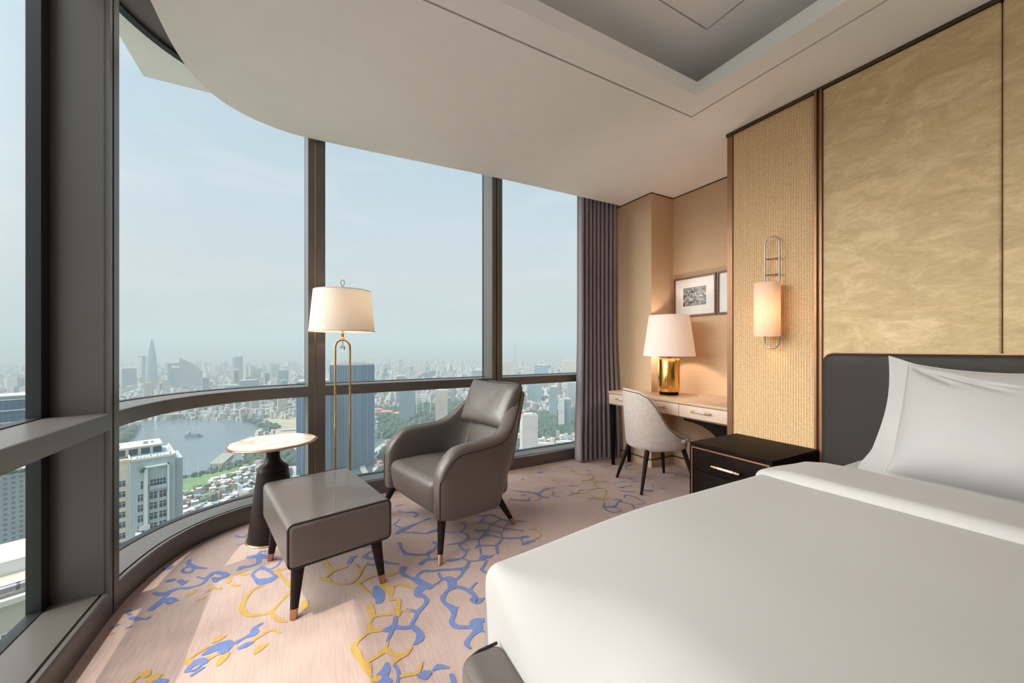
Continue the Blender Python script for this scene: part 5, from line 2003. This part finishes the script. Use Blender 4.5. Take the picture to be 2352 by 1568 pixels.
# two blue curtain wall towers behind the floor lamp
def blue_tower(x, y, w, dep, ztop, az, label, crown):
    H = ztop - GZ
    t = thing('office_tower', label, 'building', (x, y, GZ), azrot(az))
    mb = MB()
    n = 18
    rows = []
    for z in (0, H * 0.25, H * 0.5, H * 0.75, H):
        rows.append([(w * (-0.5 + i / n), -dep / 2 - 5 * math.sin(PI * i / n), z) for i in range(n + 1)] + [(w / 2, dep / 2, z), (-w / 2, dep / 2, z)])
    mb.grid(rows, closed=True)
    k = len(mb.v)
    m_ = len(rows[0])
    mb.f.append(tuple(range(k - m_, k)))
    mb.m.append(0)
    mb.build('curtain_wall', F['blue'], t, smooth=False)
    mb = MB()
    for i in range(n + 1):
        if i % 3 == 0 or i in (7, 11):
            xx, yy = w * (-0.5 + i / n), -dep / 2 - 5 * math.sin(PI * i / n) - 0.35
            mb.box(xx - 0.16, xx + 0.16, yy - 0.3, yy + 0.3, 8, H)
    mb.build('upright_fins', M['tower_cyan'], t, smooth=False)
    mb = MB()
    for i in range(n):
        xx = w * (-0.5 + (i + 0.5) / n)
        yy = -dep / 2 - 5 * math.sin(PI * (i + .5) / n)
        mb.box(xx - w / n * .5, xx + w / n * .5, yy - .5, yy + 1.5, H, H + crown * (1 + 0.8 * math.sin(PI * i / n)))
    mb.box(-w / 2 + 3, w / 2 - 3, -dep / 2 + 6, dep / 2 - 2, H, H + crown)
    mb.build('roof_crown', M['rooftop'], t, smooth=False)
blue_tower(12, 742, 50, 36, -57, 1.2, 'lower blue glass office tower directly behind the lamp window post', 2.5)
blue_tower(78, 776, 76, 40, -31, 5.9, 'tall wide blue glass office tower behind the floor lamp stem', 3.0)

# bullet-shaped tower with a round deck beside it
t = thing('bullet_tower', 'tall slender bullet-shaped glass tower on the river skyline', 'building', (-781, 2923, GZ), azrot(-15))
mb = MB()
prof = [(36, 0), (38, 60), (36, 110), (32, 155), (25, 200), (17, 238), (11, 258), (8, 266), (6, 268), (0.1, 269)]
mb.lathe([(r * 0.68, z) for r, z in prof], 32, fn=lambda p, a, r: (p[0], p[1] * 0.8, p[2]), cap=False)
mb.build('facade', F['bullet'], t, angle=50)
t = thing('disc_tower', 'hazy slim block with a flat deck, left of the bullet-shaped tower', 'building', (-833, 3008, GZ), azrot(-15.5))
mb = MB()
mb.box(-13, 13, -10, 10, 0, 166)
mb.build('facade', F['grey'], t, smooth=False)
mb = MB()
mb.lathe([(0, 166), (20, 168), (26, 171), (26, 173), (0, 173)], 28, c=(-10, 0))
mb.build('roof_deck', F['grey'], t)
# framed tower with an opening near its top
t = thing('framed_tower', 'blue tower with square opening near its top, river skyline', 'building', (-625, 2725, GZ), azrot(-12.9))
mb = MB()
mb.box(-36, -20, -18, 18, 0, 130)
mb.box(20, 36, -18, 18, 0, 130)
mb.box(-36, 36, -18, 18, 124, 137)
mb.build('frame', F['bluegrey'], t, smooth=False)
mb = MB()
mb.box(-20, 20, -12, 12, 0, 98)
mb.box(-18, 18, -6, 6, 98, 108)
mb.build('core_block', F['teal'], t, smooth=False)
# stepped tower with a spire
t = thing('stepped_tower', 'grey tower stepping down to the right with thin spire', 'building', (-527, 2559, GZ), azrot(-11.6))
mb = MB()
for a, b, h in ((-46, -34, 166), (-34, -18, 157), (-18, 0, 148), (0, 12, 138), (12, 24, 126), (24, 36, 110), (36, 46, 96)):
    mb.box(a, b, -22, 22, 0, h)
mb.build('facade', F['grey'], t, smooth=False)
mb = MB()
mb.tube([(-42, 0, 166), (-42, 0, 188)], [1.4, 0.4], 8)
mb.build('spire', M['mast'], t)
# rounded blue tower
t = thing('cylinder_tower', 'rounded blue tower with slanted top on the middle skyline', 'building', (-408, 3176, GZ), azrot(-7.3))
mb = MB()
mb.lathe([(31, 0), (31, 80), (31, 160), (0.1, 160)], 28, fn=lambda p, a, r: (p[0], p[1] * 0.7, p[2] + (p[0] * 0.08 if p[2] > 150 else 0)), cap=False)
mb.build('facade', F['bluegrey'], t, angle=50)
# television mast
t = thing('radio_mast', 'thin grey lattice mast rising beside the curtain bay', 'mast', (1394, 2543, GZ))
mb = MB()
for a in range(4):
    x, y = (7, 7) if a == 0 else (-7, 7) if a == 1 else (-7, -7) if a == 2 else (7, -7)
    mb.tube([(x * 1.5, y * 1.5, 0), (x * .5, y * .5, 170), (x * .2, y * .2, 250)], [2.0, 1.3, 0.8], 5)
for z in range(20, 250, 18):
    k = 1.5 - z / 250 * 1.25
    mb.tube([(7 * k, 7 * k, z), (-7 * k, 7 * k, z + 5), (-7 * k, -7 * k, z), (7 * k, -7 * k, z + 5)], 0.7, 4, closed=True)
mb.tube([(0, 0, 245), (0, 0, 324)], [1.6, 0.8], 6)
mb.build('lattice', M['mast'], t)

# red roofed houses beyond the blue towers
hip = MB()
hip.box(-1, 1, -1, 1, 0, 1)
def villa(x, y, w, d, h, az, label):
    t = thing('tiled_house', label, 'house', (x, y, GZ), azrot(az), 'red-roofed houses above the park trees')
    mb = MB()
    mb.box(-w / 2, w / 2, -d / 2, d / 2, 0, h)
    mb.build('walls', F['cream'], t, smooth=False)
    mb = MB()
    mb.add([(-w / 2 - 1, -d / 2 - 1, h), (w / 2 + 1, -d / 2 - 1, h), (w / 2 + 1, d / 2 + 1, h), (-w / 2 - 1, d / 2 + 1, h), (-w / 2 + d / 2, 0, h + d * .32), (w / 2 - d / 2, 0, h + d * .32)],
           [(0, 1, 5, 4), (1, 2, 5), (2, 3, 4, 5), (3, 0, 4)])
    mb.build('roof', M['tile_roof'], t, smooth=False)
villa(190, 1302, 34, 20, 11, 8, 'long red-roofed building at the edge of the tall blue tower')
villa(232, 1292, 42, 18, 12, 22, 'long red-roofed building angled beside the park trees')
villa(262, 1268, 22, 16, 9, 40, 'small red-roofed house right of the other red roofs')
villa(212, 1355, 40, 16, 12, 12, 'red-roofed building behind the other red roofs')

# white steel cross-braced frame standing beyond the park
t = thing('white_gateway', 'white steel gateway frame beyond the park trees', 'structure frame', (338, 1230, GZ), azrot(15))
mb = MB()
for x in (-22, 22):
    mb.box(x - 1.2, x + 1.2, -1.2, 1.2, 0, 76)
mb.box(-3, -1.2, -1.2, 1.2, 0, 128)
mb.box(-26, 24, -2, 2, 58, 61)
mb.box(-26, 24, -2, 2, 66, 69)
mb.build('frame', M['white_steel'], t, smooth=False)

# low white blocks at the foot of the curtain bay
for i, (x, y, w, d, h, az, mm, lb) in enumerate([(395, 668, 30, 16, 16, 33, 'white', 'low white block left among the roofs below the park trees'),
                                            (452, 690, 44, 18, 14, 36, 'cream', 'long low cream block below the park trees'),
                                            (500, 676, 46, 20, 15, 38, 'cream', 'long low cream block next to the curtain'),
                                            (353, 583, 22, 18, 26, 30, 'white', 'white block at the foot of the red-roofed apartment tower'),
                                            (430, 760, 20, 16, 22, 35, 'white', 'small tall white block at the tree line near the curtain')]):
    tower('low_block', lb, x, y, w, GZ + h, az, F[mm], d)

# river boat, jetty, bridge, sports nets
t = thing('river_barge', 'dark barge afloat in the middle of the river', 'boat', (-243, 1207, GZ + 0.5), R(-30))
mb = MB()
mb.prism([(-19, -6), (15, -6), (23, 0), (15, 6), (-19, 6)], 0, 3.2)
mb.build('hull', M['boat'], t, smooth=False)
mb = MB()
mb.box(-17, 12, -5, 5, 3.2, 6.6)
mb.build('cargo', M['boat'], t, smooth=False)
mb = MB()
mb.box(-18, -11, -3.6, 3.6, 6.6, 11.5)
mb.build('wheelhouse', M['mast'], t, smooth=False)
mb = MB()
mb.prism([(-158, 895), (-136, 884), (-128, 958), (-150, 972)], GZ + 0.8, GZ + 5)
o = mb.build('jetty', mat('pier_roof', (0.22, 0.22, 0.18), 0.9, 0, 0.1, 0.1), smooth=False)
tag(o, 'flat-roofed square landing stage at the river edge', 'pier')
t = thing('bridge', 'long low cable bridge crossing the river below the transom', 'bridge', (-424, 1440, GZ))
mb = MB()
mb.box(-60, 640, 90, 102, 14, 16)
for i in range(12):
    mb.box(-40 + 55 * i, -36 + 55 * i, 92, 100, 0, 14)
mb.build('deck', M['road'], t, smooth=False)
mb = MB()
mb.tube([(28, 78, 0), (38, 96, 92)], [3.5, 1.5], 6)
mb.tube([(28, 114, 0), (38, 96, 92)], [3.5, 1.5], 6)
mb.build('pylon', M['white_steel'], t)
mb = MB()
for k in range(7):
    mb.tube([(38, 96, 88), (78 + 24 * k, 96, 16)], 0.5, 4)
mb.build('cables', M['white_steel'], t)
poles = [(-180, 772), (-163, 770), (-150, 772), (-137, 780), (-128, 796), (-122, 826), (-116, 860), (-182, 800)]
first = None
for i, (x, y) in enumerate(poles):
    if first is None:
        mb = MB()
        mb.tube([(0, 0, 0), (0, 0, 45)], 0.28, 6)
        first = mb.build('net_pole', M['white_steel'])
        o = first
    else:
        o = first.copy()
        C.objects.link(o)
    o.location = (x, y, GZ)
    tag(o, 'tall thin white net pole standing on the riverside lawn', 'pole', 'net poles round the riverside lawn')
for nm, pts, w, lb in (('road', [(100, 640), (92, 745), (128, 845), (185, 930), (300, 985)], 5, 'pale road along the canal'),
                       ('road', [(-90, 915), (-45, 860), (-15, 790), (-20, 700)], 5, 'pale road beside the river lawn'),
                       ('road', [(-60, 1180), (60, 1175), (330, 1275), (520, 1500)], 6, 'pale avenue beyond the blue towers')):
    P_ = catmull(pts, 8)
    L_, R_ = [], []
    for i in range(len(P_)):
        a, b = Vector(P_[max(i - 1, 0)]), Vector(P_[min(i + 1, len(P_) - 1)])
        tt = (b - a).normalized()
        L_.append((P_[i][0] - tt.y * w, P_[i][1] + tt.x * w, GZ + 3.2))
        R_.append((P_[i][0] + tt.y * w, P_[i][1] - tt.x * w, GZ + 3.2))
    mb = MB()
    mb.grid([L_, R_])
    struct(mb.build(nm, M['road'], smooth=False), lb)

# ------------------------------------------------------------------ near tower below the curved pane
def near_tower():
    """white and pale blue residential tower whose roof lies some 37 m below the room"""
    t = thing('apartment_tower', 'nearby white and pale blue apartment tower topped by roof terraces', 'building', (-49.6, 166.2, 0), R(18.5))
    # local x runs along the wide face to the right, y goes away from us, z is absolute
    z1 = -35.6
    mb = MB()
    mb.box(0, 10.9, 0, 20, GZ, z1)
    mb.build('main_block', M['tower_cyan'], t, smooth=False)
    mb = MB()
    mb.box(-14, 0.0, 3.0, 20, GZ, z1 - 0.3)
    mb.build('side_block', M['tower_cream'], t, smooth=False)
    mb = MB()
    mb.box(10.9, 13.2, 2.5, 16, GZ, z1 - 1.6)
    mb.build('service_shaft', mat('shaft_grey', (0.36, 0.42, 0.45), 0.8), t, smooth=False)
    # parapets, white cornice and bay
    mb = MB()
    mb.box(-0.15, 11.05, -0.2, 0.25, z1, z1 + 0.75)
    mb.box(-0.15, 0.2, -0.2, 20, z1, z1 + 0.75)
    mb.box(10.7, 11.05, -0.2, 20, z1, z1 + 0.75)
    mb.box(-14, 0.2, 2.8, 3.1, z1 - 0.3, z1 + 0.55)
    mb.build('parapet', M['tower_cream'], t, smooth=False)
    mb = MB()
    mb.box(3.3, 4.1, -1.0, 0.0, GZ, z1 - 2.4)
    mb.box(3.3, 9.4, -1.0, 0.0, z1 - 2.6, z1 - 2.15)
    mb.box(8.9, 9.4, -1.0, 0.0, GZ, z1 - 2.15)
    mb.build('white_bay_frame', mat('white_render', (0.58, 0.61, 0.61), 0.8), t, smooth=False)
    def window(x0, x1, y, za, zb, mull=2):
        mb = MB()
        mb.box(x0, x1, y - 0.03, y + 0.02, za, zb)
        w = mb.build('window', M['tower_glass'], t, smooth=False)
        mb = MB()
        for i in range(mull + 1):
            xx = x0 + (x1 - x0) * i / mull
            mb.box(xx - .05, xx + .05, y - .08, y, za, zb)
        for zz in (za, (za + zb) * .5 + .3, zb):
            mb.box(x0, x1, y - .08, y, zz - .05, zz + .05)
        mb.build('window_frame', M['white_steel'], w, smooth=False)
    for k, dz in enumerate((13.3, 16.7, 20.1, 23.5)):
        z = z1 - dz
        window(4.5, 6.5, 0, z, z + 2.4)
        window(6.9, 8.8, 0, z, z + 2.4)
        window(1.7, 3.1, 0, z, z + 2.4)
    for k, dz in enumerate((8.2, 11.6, 14.9, 18.2, 21.5, 25, 28)):
        z = z1 - dz
        window(-2.6, -0.9, 3.0, z, z + 2.0)
        window(-6.5, -4.8, 3.0, z, z + 2.0)
    window(4.7, 8.6, 0, z1 - 9.6, z1 - 6.7, 5)
    window(2.4, 3.1, 0, z1 - 9.4, z1 - 6.7, 1)
    mb = MB()
    mb.box(4.5, 8.8, -0.75, -0.65, z1 - 9.9, z1 - 8.7)
    mb.box(4.5, 8.8, -0.75, 0.0, z1 - 10.1, z1 - 9.85)
    mb.build('balcony', M['tower_cyan'], t, smooth=False)
    mb = MB()
    mb.box(2.0, 4.6, -1.6, 0.0, z1 - 22.4, z1 - 22.0)
    mb.box(2.0, 4.6, -1.6, -1.4, z1 - 22.0, z1 - 20.9)
    mb.box(1.2, 2.9, -2.6, 0.0, z1 - 25.4, z1 - 23.1)
    mb.build('terrace', M['white_steel'], t, smooth=False)
    # roof storey
    mb = MB()
    mb.box(-16, 8.0, 9, 18, z1, z1 + 2.9)
    ph = mb.build('penthouse', M['tower_cream'], t, smooth=False)
    mb = MB()
    mb.box(-16.4, 8.4, 8.3, 18.4, z1 + 2.9, z1 + 3.25)
    mb.build('roof_slab', mat('cream_slab', (0.60, 0.58, 0.50), 0.8), ph, smooth=False)
    mb = MB()
    for x in range(-15, 8, 3):
        mb.box(x, x + 2.2, 8.9, 9.02, z1 + 0.3, z1 + 2.3)
    mb.build('glazing_strip', M['tower_glass'], ph, smooth=False)
    mb = MB()
    for x, y, s in ((3.6, 11, .9), (-3, 10.4, .7), (5.6, 12, .6)):
        mb.box(x, x + s * 1.4, y, y + s, z1 + 3.25, z1 + 3.25 + s)
    for i in range(12):
        x = 0.8 + i * 0.82
        mb.box(x, x + .35, 1.6 + (i % 3) * .8, 2.0 + (i % 3) * .8, z1, z1 + 0.5 + 0.3 * (i % 2))
    mb.build('roof_plant', M['mast'], t, smooth=False)
    mb = MB()
    for i in range(16):
        r = rnd.uniform(.25, .6)
        blob(mb, rnd.uniform(2.1, 3.6), rnd.uniform(-1.2, -.2), z1 - 3.9 + rnd.uniform(0, 1.4), r, r * 1.3)
    mb.build('hanging_plants', M['lawn'], t)
near_tower()

# ------------------------------------------------------------------ buildings seen at the left edge
def left_tower():
    t = thing('residential_tower', 'blue and white gridded tower at the left edge of the view', 'building', (-232, 478, GZ), R(24.5))
    mb = MB()
    mb.box(5, 38, 0, 26, 0, 158)
    mb.build('grid_block', F['grid'], t, smooth=False)
    mb = MB()
    mb.box(5.5, 37.5, -0.8, 26, 158, 177)
    mb.box(-30, 8, -3, 24, 0, 161)
    mb.build('glass_block', F['blue'], t, smooth=False)
    mb = MB()
    for z in (158, 168, 177, 180):
        mb.box(4, 38.5, -1.6, 27, z, z + 0.9)
    mb.box(-31, 9, -4, 25, 161, 162)
    mb.box(8, 34, 2, 20, 177, 180)
    mb.build('white_bands', M['white_steel'], t, smooth=False)
left_tower()
def left_mid():
    t = thing('apartment_block', 'grey blue apartment block with roof garden below the left transom', 'building', (-170, 362, GZ), R(25))
    mb = MB()
    mb.box(-30, 16, 0, 20, 0, 141)
    mb.box(16, 19, 2, 20, 0, 136)
    mb.box(-30, 4, 2, 18, 141, 146)
    mb.build('facade', facade('grey_blue_apartments', (0.42, 0.49, 0.52), (0.10, 0.16, 0.20), 3.1, 3.2, 0.5, 0.5), t, smooth=False)
    mb = MB()
    for i in range(70):
        r = rnd.uniform(.8, 1.9)
        blob(mb, rnd.uniform(-28, 18), rnd.uniform(0.6, 3.0), rnd.choice([141, 146, 136]) if False else 141, r, r * 1.2)
    mb.build('roof_garden', M['trees'], t)
left_mid()
def podium():
    t = thing('podium_building', 'cream podium with big white roof at the lower left', 'building', (-41.0, 92.6, GZ), R(24))
    D = GZ * -1
    z = lambda q: q + D
    mb = MB()
    mb.box(-40, 5, 0, 26, 0, z(-39.4))
    mb.build('body', mat('podium_cream', (0.45, 0.42, 0.35), 0.8), t, smooth=False)
    mb = MB()
    mb.box(-40, 5.3, -0.5, 0.4, z(-39.9), z(-39.0))
    mb.build('cornice', mat('podium_cornice', (0.58, 0.56, 0.50), 0.8), t, smooth=False)
    mb = MB()
    mb.box(-40, 5, 12, 22, z(-39.4), z(-36.9))
    mb.build('plant_house', mat('white_cladding', (0.74, 0.73, 0.71), 0.7), t, smooth=False)
    mb = MB()
    mb.add([(-40.3, 11.7, z(-36.9)), (5.3, 11.7, z(-36.9)), (5.3, 22.3, z(-36.9)), (-40.3, 22.3, z(-36.9)), (-36, 16, z(-36.2)), (1, 16, z(-36.2)), (1, 20, z(-36.2)), (-36, 20, z(-36.2))],
           [(0, 1, 5, 4), (1, 2, 6, 5), (2, 3, 7, 6), (3, 0, 4, 7), (4, 5, 6, 7)])
    mb.build('roof', mat('white_roof', (0.86, 0.86, 0.85), 0.7), t, smooth=False)
    for x in (-3.2, -9.8, 4.2):
        mb = MB()
        mb.box(x, x + 4.4, -0.06, 0.05, z(-51), z(-44.4))
        w = mb.build('window', M['tower_glass'], t, smooth=False)
        mb = MB()
        for i in range(4):
            mb.box(x + i * 1.46 - .08, x + i * 1.46 + .08, -.16, 0, z(-51), z(-44.4))
        for q in (-46.6, -48.9, -44.4):
            mb.box(x, x + 4.4, -.16, 0, z(q) - .08, z(q) + .08)
        mb.build('window_frame', M['white_steel'], w, smooth=False)
    for x in (-5.0, 1.4, 7.6, -11.8):
        mb = MB()
        mb.box(x - .55, x + .55, -.35, 0.05, z(-60), z(-42))
        mb.build('pilaster', mat('pilaster_cream', (0.58, 0.55, 0.48), 0.8), t, smooth=False)
    for k, x in enumerate((-5.5, -2.0, 1.0)):
        mb = MB()
        if k == 0:
            mb.tube([(x - 1.4, 2.4, z(-38.2)), (x + 1.2, 2.4, z(-38.2))], 1.1, 20)
        else:
            mb.tube([(x - 1.2, 2.4, z(-38.4)), (x + 2.2, 2.4, z(-38.4))], 0.75, 18)
        mb.build('roof_duct', M['chrome'], t)
    mb = MB()
    for i in range(24):
        mb.box(-7.4 + i * .6, -7.3 + i * .6, 0.9, 1.0, z(-39.4), z(-38.5))
    mb.box(-7.4, 7, .9, 1.0, z(-38.55), z(-38.45))
    mb.build('railing', M['mast'], t, smooth=False)
podium()

# ------------------------------------------------------------------ skyline: every block its own object
def skyline(n):
    protos = []
    mats = ['white', 'cream', 'grey', 'bluegrey', 'white', 'teal', 'cream', 'white']
    for k, mm in enumerate(mats):
        w, d = rnd.uniform(18, 34), rnd.uniform(14, 26)
        mb = MB()
        mb.box(-w / 2, w / 2, -d / 2, d / 2, -110, 0)
        mb.box(-w / 4, w / 5, -d / 4, d / 4, 0, 4)
        if k % 2:
            mb.box(-w / 2, w / 8, -d / 2 - 3, d / 2, -110, -6)
        o = mb.build('skyline_block', F[mm], smooth=False)
        o.hide_render = False
        protos.append(o)
    used = set()
    k = 0
    while k < n:
        dd = 1150 * (4.6 ** (rnd.random() ** 0.8))
        az = R(rnd.choice([rnd.uniform(-15.5, 1.5), rnd.uniform(-15.5, 1.5), rnd.uniform(2, 27), rnd.uniform(2, 27), rnd.uniform(27, 38), rnd.uniform(-24.5, -21.7)]))
        x, y = dd * math.sin(az), dd * math.cos(az)
        if any(inside((x, y), h) for h in HOLES):
            continue
        pi = rnd.randrange(len(protos))
        if pi in used:
            o = protos[pi].copy()
            C.objects.link(o)
        else:
            o = protos[pi]
            used.add(pi)
        h = rnd.choice([25, 30, 36, 42, 50, 58, 66, 80]) * (1.0 if dd < 2600 else 1.15)
        o.location = (x, y, GZ + h)
        s = rnd.uniform(0.7, 1.25) * (1.0 if dd < 2500 else 1.3)
        o.scale = (s, s, 1)
        o.rotation_euler = (0, 0, rnd.uniform(0, PI))
        tag(o, 'pale mid-rise block somewhere in the hazy city skyline', 'building', 'mid-rise blocks of the hazy skyline')
        k += 1
skyline(290)

# ------------------------------------------------------------------ haze over the city
def haze():
    m = bpy.data.materials.new('city_haze')
    m.use_nodes = True
    nt = m.node_tree
    nt.nodes.clear()
    o = nt.nodes.new('ShaderNodeOutputMaterial')
    v = nt.nodes.new('ShaderNodeVolumeScatter')
    alb = (0.50, 0.575, 0.60, 1)
    v.inputs['Color'].default_value = alb
    v.inputs['Density'].default_value = 0.00032
    a_ = nt.nodes.new('ShaderNodeVolumeAbsorption')
    a_.inputs['Color'].default_value = alb
    a_.inputs['Density'].default_value = 0.00032
    ad = nt.nodes.new('ShaderNodeAddShader')
    nt.links.new(v.outputs[0], ad.inputs[0])
    nt.links.new(a_.outputs[0], ad.inputs[1])
    nt.links.new(ad.outputs[0], o.inputs['Volume'])
    mb = MB()
    z0, z1 = GZ - 0.5, 190.0
    mb.prism([(-9000, 25), (14000, 25), (14000, 14000), (-9000, 14000)], z0, z1)
    h = mb.build('haze', m, smooth=False)
    struct(h, 'pale haze lying over the city')
haze()
